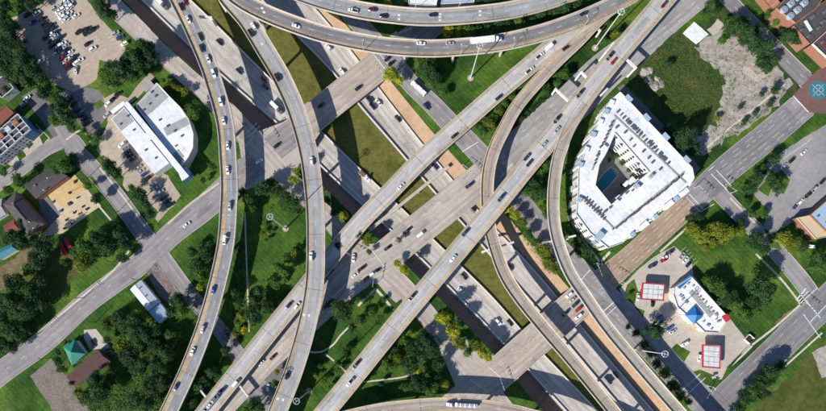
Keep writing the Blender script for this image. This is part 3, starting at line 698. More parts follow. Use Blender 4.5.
road_mat('deck_nine', (0.38, 0.335, 0.285), (0.50, 0.40, 0.28), (1.3, 7.4), joint=33, streak=0.2)
overpass('R5', 'elevated_ramp', 'long straight pale diagonal ramp passing beneath the second curved ramp from the left',
  zs([(172,455),(190,432),(207.5,410),(238,372),(273,328),(300,295),(325,264),(346,239),(367,215),(389,193),(416,165),(434,148),(465,121),(495,94.5),(519,74.5),(551,48),(580,27),(612,5),(645,-18)], lerpz('u', [(200,7.5),(320,6.2),(420,7.5),(560,10)]), 17.6), M['deck_five'], lane=(0.02,), solid=((0.62,), (-0.62, 'y')))
overpass('R7', 'elevated_ramp', 'narrow S-curved one-lane ramp passing beneath the wide diagonal ramp in the middle',
  zs([(618,2),(596,22),(578,41),(556,62),(539,80),(517,106),(503,131),(494,150),(488.5,171),(487,197),(489.5,226),(496,251),(505,275),(519,297),(543,327),(573,362),(613,411),(645,450)], lerpz('v', [(20,9.95),(130,9.2),(200,8.3),(240,8.3),(411,9.5)]), lambda u, v: 12.2), M['deck_seven'], solid=((0.55,), (-0.62, 'y')), ticks=(-0.66, -0.92))
overpass('R1', 'elevated_ramp', 'leftmost elevated ramp, busy with cars, bowing past the curved white building',
  zs([(162,-34),(171,-15),(179,0),(189,20),(198,40),(206.5,60),(213.5,80),(225,122),(228.5,162),(229.5,184),(229,204),(226,244),(217,286),(205.5,326),(189,369),(170.5,409),(158,436)], 12.0, 16.6), M['deck_left'], lane=(0.22,), solid=((0.86,), (-0.33, 'y')), ticks=(-0.45, -0.9))
overpass('R2', 'elevated_ramp', 'second curved ramp from the left, crossing over the straight diagonal ramp',
  zs([(196,-42),(214,-21),(230,0),(246,18.5),(256,34),(265.5,50),(275,65.5),(283.5,81),(294,104),(301,124),(306,142),(310.5,164),(315,204),(316,244),(314.5,286),(307,326),(294.5,369),(279,409),(266,440)], lerpz('v', [(0,12),(160,12.3),(265,14),(411,12.5)]), 18.0), M['deck_two'], lane=(-0.02,), solid=((0.75,), (-0.7, 'y')), patches=((278,399,0),(283,400,0),(304,315,0),(309,315.5,0),(262,44,0)))
overpass('R4', 'elevated_ramp', 'gently curved ramp cutting across the very top edge of the photo',
  zs([(258,-30),(285,-13),(310,-3),(335,4.5),(362,10.5),(390,14.5),(420,17),(450,16.5),(495,12.5),(525,7),(553,-1),(585,-12),(620,-26)], 10.5, 16.4), M['deck_four'], lane=(0.0,), solid=((0.7,), (-0.7, 'y')), patches=((399,15,0),(399,19,0),(440,14,0),(440,17,0),(440,20,0),(480,11,0),(480,15,0)))
overpass('R3', 'elevated_ramp', 'highest long curved ramp near the top, carrying the white semi truck',
  zs([(190,-44),(215,-22),(241,0),(271,15.5),(306,28.5),(330,35.5),(360,42),(390,46.5),(425,48.5),(455,47.5),(495,43.5),(535,34.8),(570,23.5),(600,11),(626,-2),(660,-22)], lerpz('u', [(240,19),(420,18.5),(600,17)]), 16.4), M['deck_three'], lane=(0.1,), solid=((0.8,), (-0.42, 'y')), ticks=(-0.55, -0.92), patches=((262,8,0),(264,12,0)))
overpass('R6', 'elevated_ramp', 'wide straight ramp running diagonally from bottom centre to the top right edge',
  zs([(292,455),(311,430),(326,411),(343.5,390),(392.5,329),(430,284),(462,246),(496,205),(529,164),(549,141),(571,113),(595,82),(619.5,52),(643.5,24),(664,0),(690,-30)], lerpz('u', [(300,17.5),(480,16.5),(690,16)]), lambda u, v: 18.8), M['deck_six'], lane=(0.02,), solid=((0.6,), (-0.62, 'y')), keepR=lambda u, v: v > 148 or v < 84)
overpass('R8', 'elevated_ramp', 'narrow ramp branching off the wide diagonal ramp and curving around the white apartment block',
  zs([(612,66),(601,81),(584.5,103.5),(569.5,128),(560.5,151),(556.5,166),(553.3,194),(554,221),(559,245),(570,273),(586,297),(607,327),(633,358.5),(660,390),(683,416),(705,440)], lambda u, v: 16.05 if v < 140 else 16.0 - (v - 140) * .006, lambda u, v: 11.5), M['deck_eight'], solid=((0.62,), (-0.66, 'y')), keepL=lambda u, v: v > 141, keepR=lambda u, v: v > 84)
overpass('R9', 'elevated_ramp', 'ramp arcing along the bottom edge of the photo with a flatbed truck on it',
  zs([(290,446),(330,424),(370,413),(410,407.5),(450,405.5),(495,409),(535,418),(560,426),(600,445)], 11.0, 15.5), M['deck_nine'], lane=(0.0,), solid=((0.66,), (-0.66, 'y')))
# bridges at street level
def bridge(key, label, a, b_, w):
    a, b_ = Vector(a), Vector(b_); d = (b_ - a)
    pts = [(*(a.lerp(b_, k)), 0.045, w) for k in (0, .33, .66, 1)]
    t = overpass(key, 'street_bridge', label, pts, M['girder'], thick=1.5, cat_='bridge', piers=False)
    r = ROADS[key]
    for f in (0.5,):   # bent in the median
        c = r.c[0].lerp(r.c[-1], f); nn = r.n[0]; pb = MB()
        for k in (-.7, -.23, .23, .7): q = c + nn * k * r.w[0] / 2; pb.cyl((q.x, q.y, D - .4), (q.x, q.y, -1.5), .55, n=10)
        pb.box((c.x, c.y, -1.9), (r.w[0] * .9, 1.3, .9), math.atan2(nn.y, nn.x)); pb.build('bent', M['pier'], t)
bridge('K1', 'concrete street bridge with two dark cars, uppermost of three over the freeway', (296,131), (389,57.5), 29)
bridge('K2', 'widest street bridge in the centre with a white van on it', (378,262.5), (490,172), 31.5)
bridge('K3', 'lower right street bridge with six waiting cars', (496,375.5), (592,290), 32)
# slim utility bridge beside the middle street bridge
a, b_ = W(369, 230.5), W(449, 166); d = b_ - a; rz = math.atan2(d.y, d.x); c = (a + b_) / 2
t = thing('utility_bridge', 'slim grey utility bridge spanning the grass median beside the wide central bridge', 'bridge', c)
mb = MB(); mb.box((c.x, c.y, -0.5), (d.length, 1.9, .7), rz); mb.build('deck', M['pier'], t)
for sgn in (-1, 1):
    mb = MB(); n_ = Vector((-d.y, d.x, 0)).normalized() * sgn * .95
    mb.box((c.x + n_.x, c.y + n_.y, .25), (d.length, .14, 1.0), rz); mb.build('railing', M['kerb'], t)
for f in (.36, .62): q = a.lerp(b_, f); mb = MB(); mb.box((q.x, q.y, (D - .9) / 2), (1.0, 1.6, -D), rz); mb.build('pier', M['pier'], t)
# straddle bents: white cap beams showing beside the ramps
def bent(label, p0, p1, z, cols=(0, 1)):
    a, b_ = W(*p0, z), W(*p1, z); d = b_ - a; c = (a + b_) / 2; t = thing('straddle_bent', label, 'cap beam', (c.x, c.y, 0), 'white straddle bents under the ramps')
    mb = MB(); mb.box((c.x, c.y, z - .7), (d.length, 1.15, 1.4), math.atan2(d.y, d.x)); mb.build('cap', M['cap_white'], t)
    for f in cols:
        q = a.lerp(b_, 0.06 if f == 0 else 0.94); mb = MB(); mb.box((q.x, q.y, (z - 1.4) / 2), (1.1, 1.1, z - 1.4), math.atan2(d.y, d.x)); mb.build('column', M['cap_white'], t)
bent('white cap beam sticking out both sides of the narrow ramp beside the apartment block', (538,244.5), (576,235.5), 13.6)
bent('white cap beam sticking out both sides of the narrow S-curved ramp', (482,252), (514,242), 6.3)
bent('white cap beam poking out upper left of the diagonal ramp near the car carrier', (199,389), (215,409), 5.5, (0,))
bent('white cap beam poking out lower right of the diagonal ramp near the white van', (234,379), (248,397), 5.5, (1,))
bent('white cap beam beside the leftmost ramp near the top edge', (199,16), (212,17), 9.9, (1,))
bent('white cap beam at the top edge left of the second ramp', (218,-2), (226,11), 9.9, (0,))
bent('white angled cap beam near the top where the two diagonal ramps meet', (593,23), (601,31), 7.6, (1,))
bent('white cap beam on the upper left side of the wide diagonal ramp over the street', (581,71), (592,82), 13.2, (0,))
bent('white cap beam tucked along the upper left side of the wide diagonal ramp', (606,52), (614,42), 13.2, (0, 1))
bent('long white cap beam right of the wide diagonal ramp by the overgrown lot', (624,56), (637,68), 13.2, (1,))
bent('white angled cap beam over the striped street just left of the wide ramp', (555,88), (569,101), 13.2, (0,))
bent('white cap beam at the tip of the apartment block under the branching ramp', (601,95), (608,88), 13.0, (1,))
# high-mast lights
def mast(label, u, v, h=43.0):
    b0 = W(u, v); t = thing('high_mast_light', label, 'light mast', b0, 'high-mast lights')
    mb = MB(); mb.cyl((b0.x, b0.y, -0.2), (b0.x, b0.y, .35), 2.0, 2.0, 20); mb.build('pad', M['lot_concrete'], t)
    mb = MB(); mb.cyl((b0.x, b0.y, .3), (b0.x, b0.y, h), .48, .24, 12); mb.cyl((b0.x, b0.y, .3), (b0.x, b0.y, 1.4), .7, .6, 12); mb.build('pole', M['steel'], t)
    mb = MB(); n = 24; rr = 1.75
    for k in range(n):
        a0, a1 = 2 * math.pi * k / n, 2 * math.pi * (k + 1) / n
        mb.cyl((b0.x + rr * math.cos(a0), b0.y + rr * math.sin(a0), h - .3), (b0.x + rr * math.cos(a1), b0.y + rr * math.sin(a1), h - .3), .12, n=6, caps=False)
    for k in range(3):
        a0 = 2 * math.pi * k / 3; mb.cyl((b0.x, b0.y, h - .2), (b0.x + rr * math.cos(a0), b0.y + rr * math.sin(a0), h - .3), .09, n=6)
    ring = mb.build('ring', M['steel'], t)
    for k in range(8):
        a0 = 2 * math.pi * (k + .5) / 8; mb = MB(); x, y = b0.x + rr * math.cos(a0), b0.y + rr * math.sin(a0)
        mb.cyl((x, y, h - .9), (x, y, h - .25), .33, .17, 8); mb.build('lamp', M['lamp_lens'], ring)
mast('tall light mast on the lawn between the two left ramps', 285.8, 228.6)
mast('tall light mast on the lawn near the bottom, left of the wide diagonal ramp', 309.2, 391)
mast('tall light mast on the upper lawn, its head over the semi truck', 470.6, 78)
mast('tall light mast at upper right between the highest curve and wide ramp', 595, 48)
mast('tall light mast leaning over the road beside the fuel station tree', 633.4, 349.4)
mast('tall light mast just below the bottom edge left of centre', 246, 416)
# short lamp posts on the parapets
def lamp(label, key, u, v, side):
    p, d, z, i = nearest(ROADS[key], u, v, 1.0); r = ROADS[key]; q = off(r, i, side * (r.w[i] / 2)); n_ = r.n[i] * side
    t = thing('lamp_post', label, 'lamp post', (q.x, q.y, z), 'lamp posts on the ramp parapets'); mb = MB()
    mb.cyl((q.x, q.y, z + .9), (q.x, q.y, z + 9), .16, .1, 8); mb.build('pole', M['steel'], t)
    e = Vector((q.x, q.y, z + 9)) - n_ * 2.2; mb = MB(); mb.cyl((q.x, q.y, z + 8.9), e, .08, n=6); mb.build('arm', M['steel'], t)
    mb = MB(); mb.box(e, (1.1, .5, .25), math.atan2(n_.y, n_.x)); mb.build('lamp', M['lamp_lens'], t)
ordw = ['first', 'second', 'third', 'fourth', 'fifth', 'sixth', 'seventh', 'eighth', 'ninth', 'tenth', 'eleventh', 'twelfth', 'thirteenth', 'fourteenth', 'fifteenth', 'sixteenth', 'seventeenth', 'eighteenth', 'nineteenth', 'twentieth'] + ['twenty-' + w for w in ('first', 'second', 'third', 'fourth', 'fifth', 'sixth', 'seventh', 'eighth', 'ninth')] + ['thirtieth'] + ['thirty-' + w for w in ('first', 'second', 'third', 'fourth', 'fifth', 'sixth', 'seventh', 'eighth', 'ninth')] + ['fortieth']
for k, (u, v) in enumerate([(362,50),(462,56),(511,50),(585,26)]): lamp('slim lamp post, %s from the left along the lower edge of the highest curve' % ordw[k], 'R3', u, v, -1)
for k, (u, v) in enumerate([(415,8),(460,8)]): lamp('slim lamp post, %s from the left along the upper edge of the topmost ramp' % ordw[k], 'R4', u, v, 1)
for k, (u, v) in enumerate([(238,218),(237,240)]): lamp('slim lamp post, %s from the top on the right edge of the leftmost ramp' % ordw[k], 'R1', u, v, 1)

# traffic signals at the crossings: pole, arm and three heads
def signal(label, u, v, deg, L=9.0):
    p = W(u, v); a = R(deg); d = Vector((math.cos(a), math.sin(a), 0)); t = thing('traffic_signal', label, 'traffic signal', p, 'traffic signals')
    mb = MB(); mb.cyl((p.x, p.y, 0), (p.x, p.y, 6.6), .2, .14, 8); mb.cyl((p.x, p.y, 0), (p.x, p.y, .4), .4, n=8); mb.build('pole', M['steel'], t)
    e = p + d * L; mb = MB(); mb.cyl((p.x, p.y, 6.2), (e.x, e.y, 6.6), .12, .08, 6); arm = mb.build('arm', M['steel'], t)
    for k in (.45, .72, .97):
        q = p + d * L * k; mb = MB(); mb.box((q.x, q.y, 6.1), (.35, .4, 1.1), a); mb.box((q.x, q.y, 6.1), (.6, .08, 1.4), a); mb.build('signal_head', M['dark'], t)
for args in (('signal pole at the left corner of the uppermost bridge crossing', 247, 167, 60), ('signal pole at the foot of the uppermost bridge near the dark embankment', 262, 134, -60), ('signal pole at the far end of the uppermost bridge', 383, 78, 120),
        ('signal pole at the lawn tip below the central bridge crossing', 373, 287, 80), ('signal pole on the left of the central bridge crossing', 346, 253, -30), ('signal pole at the upper end of the central bridge', 462, 167, -40), ('signal pole at the lower left bridge crossing', 503, 390, 110), ('signal pole on the lower left bridge crossing, upper corner', 478, 349, -60),
        ('signal pole where the brown road meets the frontage road, upper corner', 594, 264, -70), ('signal pole where the brown road meets the frontage road, right corner', 622, 284, 150), ('signal pole left of the crossing at the right end of the brown road', 694, 188, -45), ('signal pole right of the crossing at the right end of the brown road', 731, 193, 150), ('signal pole at the fuel station street corner', 708, 386, -120), ('signal pole at the right edge crossing near the lawn corner', 799, 303, -40)): signal(*args)
# utility poles with cross-arms along the left streets
for k, (u, v) in enumerate(((40, 333), (84, 298), (114, 262), (50, 358), (96, 322), (140, 280), (88, 178), (118, 212))):
    p = W(u, v); t = thing('utility_pole', 'wooden utility pole, %s from the left along the left streets' % ordw[sorted((40, 84, 114, 50, 96, 140, 88, 118)).index(u)], 'utility pole', p, 'utility poles'); mb = MB(); mb.cyl((p.x, p.y, 0), (p.x, p.y, 10.5), .2, .13, 8); mb.build('pole', M['bark'], t)
    for z in (9.2, 10.0): mb = MB(); mb.box((p.x, p.y, z), (2.6, .14, .16), -.75); mb.build('cross_arm', M['bark'], t)
# ------------------------------------------------------------------ buildings
def house(name, label, cat_, poly, h, wall, roofm, parapet=0.8, group=None, pm=None, z0=0.0):
    """flat-roofed block; poly is the roof outline as seen at height h"""
    P = ccw(PX(poly, h)); c = sum((Vector((p.x, p.y, 0)) for p in P), Vector()) / len(P)
    t = thing(name, label, cat_, c, group); n = len(P)
    vs_ = [Vector((p.x, p.y, z0 - .3)) for p in P] + [Vector((p.x, p.y, h - .25)) for p in P]
    obj('wall', vs_, [(i, (i + 1) % n, n + (i + 1) % n, n + i) for i in range(n)], M[wall], t)
    mb = MB(); mb.prism([(p.x, p.y) for p in P], h - .26, h - .1); r = mb.build('roof', M[roofm], t)
    if parapet:
        mb = MB()
        for i in range(n):
            a, b_ = P[i], P[(i + 1) % n]; d = b_ - a; mb.box((*((a + b_) / 2).xy, h + parapet / 2 - .3), (d.length + .3, .32, parapet + .3), math.atan2(d.y, d.x))
        mb.build('parapet', M[pm or wall], t)
    return t
def units(t, pts, h, size=(1.6, 1.2, 1.0), m='equipment', name='air_conditioner', rz=0.7, jit=0.3):
    mb = MB(); mb.box((0, 0, size[2] / 2), size); mb.cyl((0, 0, size[2]), (0, 0, size[2] + .12), min(size[:2]) * .38, n=10)
    me = mb.mesh(name, M[m])
    for u, v in pts:
        p = W(u, v, h); o = link(name, me, t, (p.x, p.y, h - .1), rz + random.uniform(-.05, .05)); o.scale = (random.uniform(.8, 1.2),) * 2 + (1,)
def along(p0, p1, n, j=0.0): return [(p0[0] + (p1[0] - p0[0]) * k / max(1, n - 1) + random.uniform(-j, j), p0[1] + (p1[1] - p0[1]) * k / max(1, n - 1) + random.uniform(-j, j)) for k in range(n)]
def add_poly(t, name, pts, z, th, m):
    mb = MB(); mb.prism([(p.x, p.y) for p in PX(pts, z + th)], z, z + th); return mb.build(name, M[m], t)
def gable(name, label, poly, he, hr, roofm, wall, hip=0.0, group=None):
    """ridged roof over a four-sided outline (long sides 0-1 and 2-3)"""
    P = PX(poly, he); c = sum((Vector((p.x, p.y, 0)) for p in P), Vector()) / 4; t = thing(name, label, 'house', c, group)
    cc = sum(P, Vector()) / 4; Q = [cc + (p - cc) * .94 for p in P]
    obj('wall', [Vector((p.x, p.y, -.2)) for p in Q] + [Vector((p.x, p.y, he)) for p in Q], [(i, (i + 1) % 4, 4 + (i + 1) % 4, 4 + i) for i in range(4)], M[wall], t)
    m0, m1 = (P[0] + P[3]) / 2, (P[1] + P[2]) / 2; a, b_ = m0.lerp(m1, hip), m1.lerp(m0, hip); a.z = b_.z = hr
    dn = Vector((0, 0, -.25)); V = P + [a, b_] + [p + dn for p in P]
    r = obj('roof', V, [(0, 1, 5, 4), (2, 3, 4, 5), (3, 0, 4), (1, 2, 5), (0, 1, 7, 6), (1, 2, 8, 7), (2, 3, 9, 8), (3, 0, 6, 9)], M[roofm], t)
    d = b_ - a
    if d.length > .5:
        mb = MB(); mb.box((a + b_) / 2 + Vector((0, 0, .05)), (d.length, .35, .15), math.atan2(d.y, d.x)); mb.build('ridge', M[roofm], r)
    return t, P, a, b_
# -- white building with the curved wing
wb = house('office_building', 'white flat-roofed building with a curved wing and blue spine, beside the leftmost ramp', 'building', [(136,106),(157,83),(169,96),(181,108),(189,120),(193.5,134),(193,148),(188,158),(180,167)], 8.0, 'stucco', 'white_roof', .7)
add_poly(wb, 'roof_section', [(137,106),(157,84.5),(168,97),(152,112),(145,116)], 7.9, .12, 'grey_roof')
add_poly(wb, 'roof_section', [(163,128),(186,117),(190,124),(167,136)], 7.9, .12, 'grey_roof')
add_poly(wb, 'roof_section', [(172,155),(178,149),(184,156),(180,165)], 7.9, .12, 'grey_roof')
mb = MB(); mb.prism([(p.x, p.y) for p in PX([(111,119),(124,107),(169,163),(154,174)], 7.0)], -.3, 6.9, 0, 1); mb.build('wing', [M['stucco'], M['white_roof']], wb)
add_poly(wb, 'roof_section', [(112,119),(124,108.5),(134,121),(121,131)], 6.9, .1, 'grey_roof')
add_poly(wb, 'roof_section', [(138,140),(146,133),(151,139),(143,146)], 6.9, .35, 'white_roof')
mb = MB(); mb.prism([(p.x, p.y) for p in PX([(123,104),(127.5,101),(189,176),(184,180)], 10.5)], 5.5, 10.4, 0, 1); mb.build('spine', [M['blue_wall'], M['white_roof']], wb)  # spine sides painted with the blue of its shadow on the roof
mb = MB(); mb.prism([(p.x, p.y) for p in PX([(110,111),(123,101),(126,104),(113,114)], 5.0)], -.3, 5.0); mb.build('entrance', M['white_roof'], wb)
mb = MB(); mb.prism([(p.x, p.y) for p in PX([(178,172),(186,166),(191,174),(182,181)], 6.0)], -.3, 6.0, 0, 1); mb.build('end_block', [M['blue_wall'], M['white_roof']], wb)
units(wb, [(144,110),(150,104),(156,96),(160,120),(168,126),(175,131),(182,136),(176,146),(150,128),(152,92)], 8.0, (1.3, 1.0, .8)); units(wb, [(121,124),(128,116),(134,130),(146,150),(156,158)], 7.0, (1.2, 1, .7))
for (a0, b0) in (((111,119),(154,174)),):   # windows of the long front
    for k in range(14):
        f = (k + .5) / 14; p = W(a0[0] + (b0[0] - a0[0]) * f, a0[1] + (b0[1] - a0[1]) * f, 7.0); mb = MB(); d = W(*b0, 7) - W(*a0, 7); mb.box((p.x, p.y, 3.4), (1.7, .3, 2.0), math.atan2(d.y, d.x)); mb.build('window', M['glass'], wb)
mb = MB(); p = W(148, 86, 2); mb.box((p.x, p.y, 1.3), (7, 5, 2.6), .75); q = W(143, 82, 2); yd = mb.build('plant_room', M['grey_roof'], wb)
# -- white apartment block round a courtyard with pool
APH = 17.0
OUT = [(620,92),(692,168),(694,178),(689,187),(622,243),(608,248),(590,233),(576,214),(578,190),(578,172),(587,145),(600,120),(612,99)]
INN = [(615,133),(649,172),(611,205),(595,185),(599,165),(606,153)]
Po, Pi = ccw(PX(OUT, APH)), ccw(PX(INN, APH)); Pi.reverse()
c = sum((Vector((p.x, p.y, 0)) for p in Po), Vector()) / len(Po)
ap = thing('apartment_block', 'large white apartment block wrapped around a courtyard with a pool', 'building', c)
def ring(pp, flip=False):
    n = len(pp); return [Vector((p.x, p.y, -.3)) for p in pp] + [Vector((p.x, p.y, APH - .3)) for p in pp], [(i, (i + 1) % n, n + (i + 1) % n, n + i) for i in range(n)]
for pp in (Po, Pi):
    v_, f_ = ring(pp); obj('wall', v_, f_, M['wall_cream'], ap)
tri = tessellate_polygon([[Vector((p.x, p.y, 0)) for p in Po], [Vector((p.x, p.y, 0)) for p in Pi]]); allp = [Vector((p.x, p.y, APH - .3)) for p in Po + Pi]
obj('roof', allp, [up(t_, allp) for t_ in tri], M['white_roof'], ap)
mb = MB()
for pp in (Po, Pi):
    for i in range(len(pp)):
        a, b_ = pp[i], pp[(i + 1) % len(pp)]; d = b_ - a; mb.box((*((a + b_) / 2).xy, APH), (d.length + .3, .35, .9), math.atan2(d.y, d.x))
mb.build('parapet', M['stucco'], ap)
# windows on the sides that show: storey by storey
wmb = MB(); wmb.box((0, 0, 0), (1.5, .25, 1.9)); wme = wmb.mesh('window', M['glass']); smb = MB(); smb.box((0, 0, 0), (1.9, .5, .2)); sme = smb.mesh('sill', M['stucco'])
fmb = MB(); fmb.box((0, 0, 0), (3.4, 1.3, .22)); fmb.box((0, -.6, .5), (3.4, .08, 1.0)); bme = fmb.mesh('balcony', M['white_roof'])
cnt = 0
for pp in (Po, Pi):
    for i in range(len(pp)):
        a, b_ = pp[i], pp[(i + 1) % len(pp)]; d = b_ - a; L = d.length; rz = math.atan2(d.y, d.x); nrm = Vector((d.y, -d.x, 0)).normalized(); mid = (a + b_) / 2
        if nrm.dot(Vector((-mid.x, -mid.y, 0))) <= 0 or L < 5: continue
        nb = max(1, int(L / 4.6))
        for k in range(nb):
            for fl in range(5):
                p = a.lerp(b_, (k + .5) / nb) + nrm * .08
                if k % 3 == 1 and fl > 0:
                    o = link('balcony', bme, ap, (p.x + nrm.x * .6, p.y + nrm.y * .6, 1.0 + fl * 3.2), rz)
                o = link('window', wme, ap, (p.x, p.y, 2.1 + fl * 3.2), rz)
# blue bay tops, white bay tops along the rims
def bay(u, v, rz, size, m, z1=APH + .9):
    p = W(u, v, APH); mb = MB(); mb.box((p.x, p.y, z1 / 2), (size[0], size[1], z1), rz); b1 = mb.build('bay', M['wall_cream'], ap)
    mb = MB(); mb.box((p.x, p.y, z1 + .2), (size[0] + .5, size[1] + .5, .4), rz); mb.build('bay_roof', M[m], ap)
ane = -math.atan2(76, 72)
for u, v in ((628,99),(646,118),(665,137),(686,160)): bay(u, v, ane, (4.2, 2.6), 'blue_metal')
ase = math.atan2(56, 67)
for u, v in ((643,226),(668,205),(683,193)): bay(u, v, ase, (6.0, 2.6), 'white_roof')
for u, v in ((632,235),(655,217),(676,199)): bay(u, v, ase, (2.6, 2.2), 'blue_metal')
aw = math.atan2(27, 12)
for u, v in ((611,103),(600,122),(586,150)): bay(u, v, aw, (2.8, 2.4), 'white_roof')
for u, v in ((606,112),(593,135),(580,165),(579,200)): bay(u, v, aw, (2.8, 2.4), 'blue_metal')
for pts in (along((618,112),(664,160), 18, .6) + along((626,120),(640,134), 8, .5) + along((650,143),(668,163), 9, .7), along((681,176),(656,197), 10, .5) + along((653,199),(616,228), 14, .5), along((612,122),(594,164), 11, .5), along((583,199),(604,219), 10, .4) + along((586,199),(602,214), 7, .4), along((617,128),(660,168), 8, 2.0) + along((604,210),(640,185), 7, 2.0)):
    units(ap, pts, APH, (1.5, 1.15, 1.0))
for a0, b0 in (((614,115),(686,183)), ((684,172),(612,230)), ((616,118),(592,170)), ((583,197),(614,229))):
    a, b_ = W(*a0, APH), W(*b0, APH); d = b_ - a; mb = MB(); mb.box((*((a + b_) / 2).xy, APH - .05), (d.length, .9, .35), math.atan2(d.y, d.x)); mb.build('roof_duct', M['grey_roof'], ap)
for u, v, m, s in ((604,148,'white_roof',2.6),(632,180,'white_roof',2.8),(627,183,'white_roof',2.2),(637,186,'blue_metal',2.2),(600,236,'blue_metal',4.0),(617,202,'white_roof',2.2),(652,176,'grey_roof',2.0)):
    p = W(u, v, APH + 2); mb = MB(); mb.box((p.x, p.y, APH + .8), (s * 1.4, s, 2.2), .85); mb.build('stair_head', M[m], ap)
# courtyard floor, pool, loungers in it
cy = lot('courtyard', [(u + (CU - u) * .0, v) for u, v in [px_of(Vector((p.x, p.y, 0))) for p in Pi]], 'lot_grey', 0.06)
pl = thing('swimming_pool', 'turquoise courtyard pool inside the white apartment block', 'pool', W(599, 184)); q = PX([(592.5,188),(603,174),(612,166),(619,174),(610,185),(600,195)])
mb = MB(); mb.prism([(p.x, p.y) for p in q], -.2, .16); mb.build('water', M['pool_water'], pl)
mb = MB()
for i in range(len(q)):
    a, b_ = q[i], q[(i + 1) % len(q)]; d = b_ - a; mb.box((*((a + b_) / 2).xy, .12), (d.length + .5, .6, .24), math.atan2(d.y, d.x))
mb.build('coping', M['sidewalk'], pl)
# -- fuel station
gs = house('shop', 'white roofed fuel station shop with blue pyramid and red corner', 'shop', [(691,277),(728,318),(718,333),(704,332),(697,325),(677,307),(673,295),(674,288)], 6.0, 'stucco', 'white_roof', .9)
P4 = PX([(684.6,315.4),(694,325),(703.7,315.4),(695,305)], 7.2); cc = sum(P4, Vector()) / 4
mb = MB(); mb.prism([(cc.x + (p.x - cc.x) * .9, cc.y + (p.y - cc.y) * .9) for p in P4], 0, 7.2); mb.build('tower', M['stucco'], gs)
apx = Vector((cc.x, cc.y, 10.2)); E = [cc + (p - cc) * .98 for p in P4]
obj('tower_roof', E + [apx], [(0, 1, 4), (1, 2, 4), (2, 3, 4), (3, 0, 4), (3, 2, 1, 0)], M['blue_roof'], gs)
add_poly(gs, 'awning', [(677,286.5),(690,275),(692.5,277.5),(680,289)], 6.3, .4, 'blue_roof')
add_poly(gs, 'corner_block', [(722.5,317),(727,313.5),(731,319),(726.5,322.5)], 5.0, 2.0, 'red_paint')
add_poly(gs, 'skylight_well', [(689,293),(692,290),(713,315),(710,318)], 5.95, .35, 'grey_roof')
add_poly(gs, 'front_canopy', [(671,297),(674,294),(698,327),(695,330)], 3.6, .5, 'slab_tan')
units(gs, along((680,296),(686,303), 5, 1) + along((697,296),(706,304), 7, 1.4) + along((708,308),(720,322), 9, 1.6) + along((704,322),(712,328), 4, 1.2) + [(684,288),(688,284),(693,286),(700,318)], 6.0, (1.3, 1.0, .9), 'grey_roof')
def canopy(label, poly, near):
    h = 5.6; P = ccw(PX(poly, h)); c = sum((Vector((p.x, p.y, 0)) for p in P), Vector()) / 4; t = thing('fuel_canopy', label, 'canopy', c, 'fuel station canopies')
    mb = MB(); mb.prism([(p.x, p.y) for p in P], h - .9, h - .3); mb.build('roof', M['grey_roof'], t)
    mb = MB()
    for i in range(4):
        a, b_ = P[i], P[(i + 1) % 4]; d = b_ - a; mb.box((*((a + b_) / 2).xy, h - .45), (d.length + .35, .55, 1.1), math.atan2(d.y, d.x))
    mb.build('fascia', M['red_paint'], t)
    e0, e1 = (P[1] - P[0]), (P[3] - P[0])
    if e1.length > e0.length: n1, n0 = 4, 3
    else: n1, n0 = 3, 4
    for i in range(n0):
        for j in range(n1):
            q = [P[0] + e0 * ((i + a) / n0) + e1 * ((j + b_) / n1) for a, b_ in ((.05, .05), (.95, .05), (.95, .95), (.05, .95))]
            mb = MB(); mb.prism([(c.x + (p.x - c.x) * .94, c.y + (p.y - c.y) * .94) for p in q], h - .3, h - .12 + random.uniform(-.02, .02)); mb.build('panel', M['canopy_panel'], t)
    for i, j in ((.25, .25), (.75, .25), (.25, .75), (.75, .75)):
        q = P[0] + e0 * i + e1 * j; mb = MB(); mb.box((q.x, q.y, 2.4), (.45, .45, 4.7)); mb.build('column', M['red_paint'], t)
        pt = tag(mbox('fuel_pump', (q.x + 1.2, q.y + .5, 1.0), (1.0, .7, 1.9), 'red_paint'), 'fuel pump under the %s canopy, %s' % (near, {(.25,.25):'near its first corner',(.75,.25):'near its second corner',(.25,.75):'near its third corner',(.75,.75):'near its fourth corner'}[(i, j)]), 'fuel pump', 'fuel pumps')
def mbox(name, c, d, m, rz=0.0):
    mb = MB(); mb.box((0, 0, 0), d); mb.box((0, 0, d[2] / 2 + .08), (d[0] * .8, d[1] * .8, .16)); o = link(name, mb.mesh(name, M[m]), None, c, rz); return o
canopy('red-edged fuel canopy with white panels, left of the shop', [(643,283),(664.5,284.5),(663.5,300.5),(641.5,299)], 'left')
canopy('red-edged fuel canopy with white panels, below the shop', [(703,345),(720.6,345.6),(720,368.4),(703,367)], 'lower')
t = thing('price_sign', 'small blue and white roadside sign on the grass tip of the fuel station', 'sign', W(712, 377)); p = W(712, 377)
mb = MB(); mb.box((p.x, p.y, 1.0), (.4, .4, 2)); mb.build('post', M['steel'], t); mb = MB(); mb.box((p.x, p.y, 2.3), (2.6, 1.5, .5), .2); mb.build('panel', M['blue_metal'], t)
p = W(748, 339); t = thing('dumpster_enclosure', 'dark walled bin enclosure at the corner of the fuel station forecourt', 'bin', p)
mb = MB()
for dx, dy, sx, sy in ((-2.2, 0, .3, 4.4), (2.2, 0, .3, 4.4), (0, 2.2, 4.4, .3)): a = .85; mb.box((p.x + dx * math.cos(a) - dy * math.sin(a), p.y + dx * math.sin(a) + dy * math.cos(a), 1), (sx, sy, 2), a)
mb.build('wall', M['stucco'], t); mb = MB(); mb.box((p.x, p.y, .8), (3.0, 2.2, 1.6), .85); mb.build('bin', M['dark'], t)
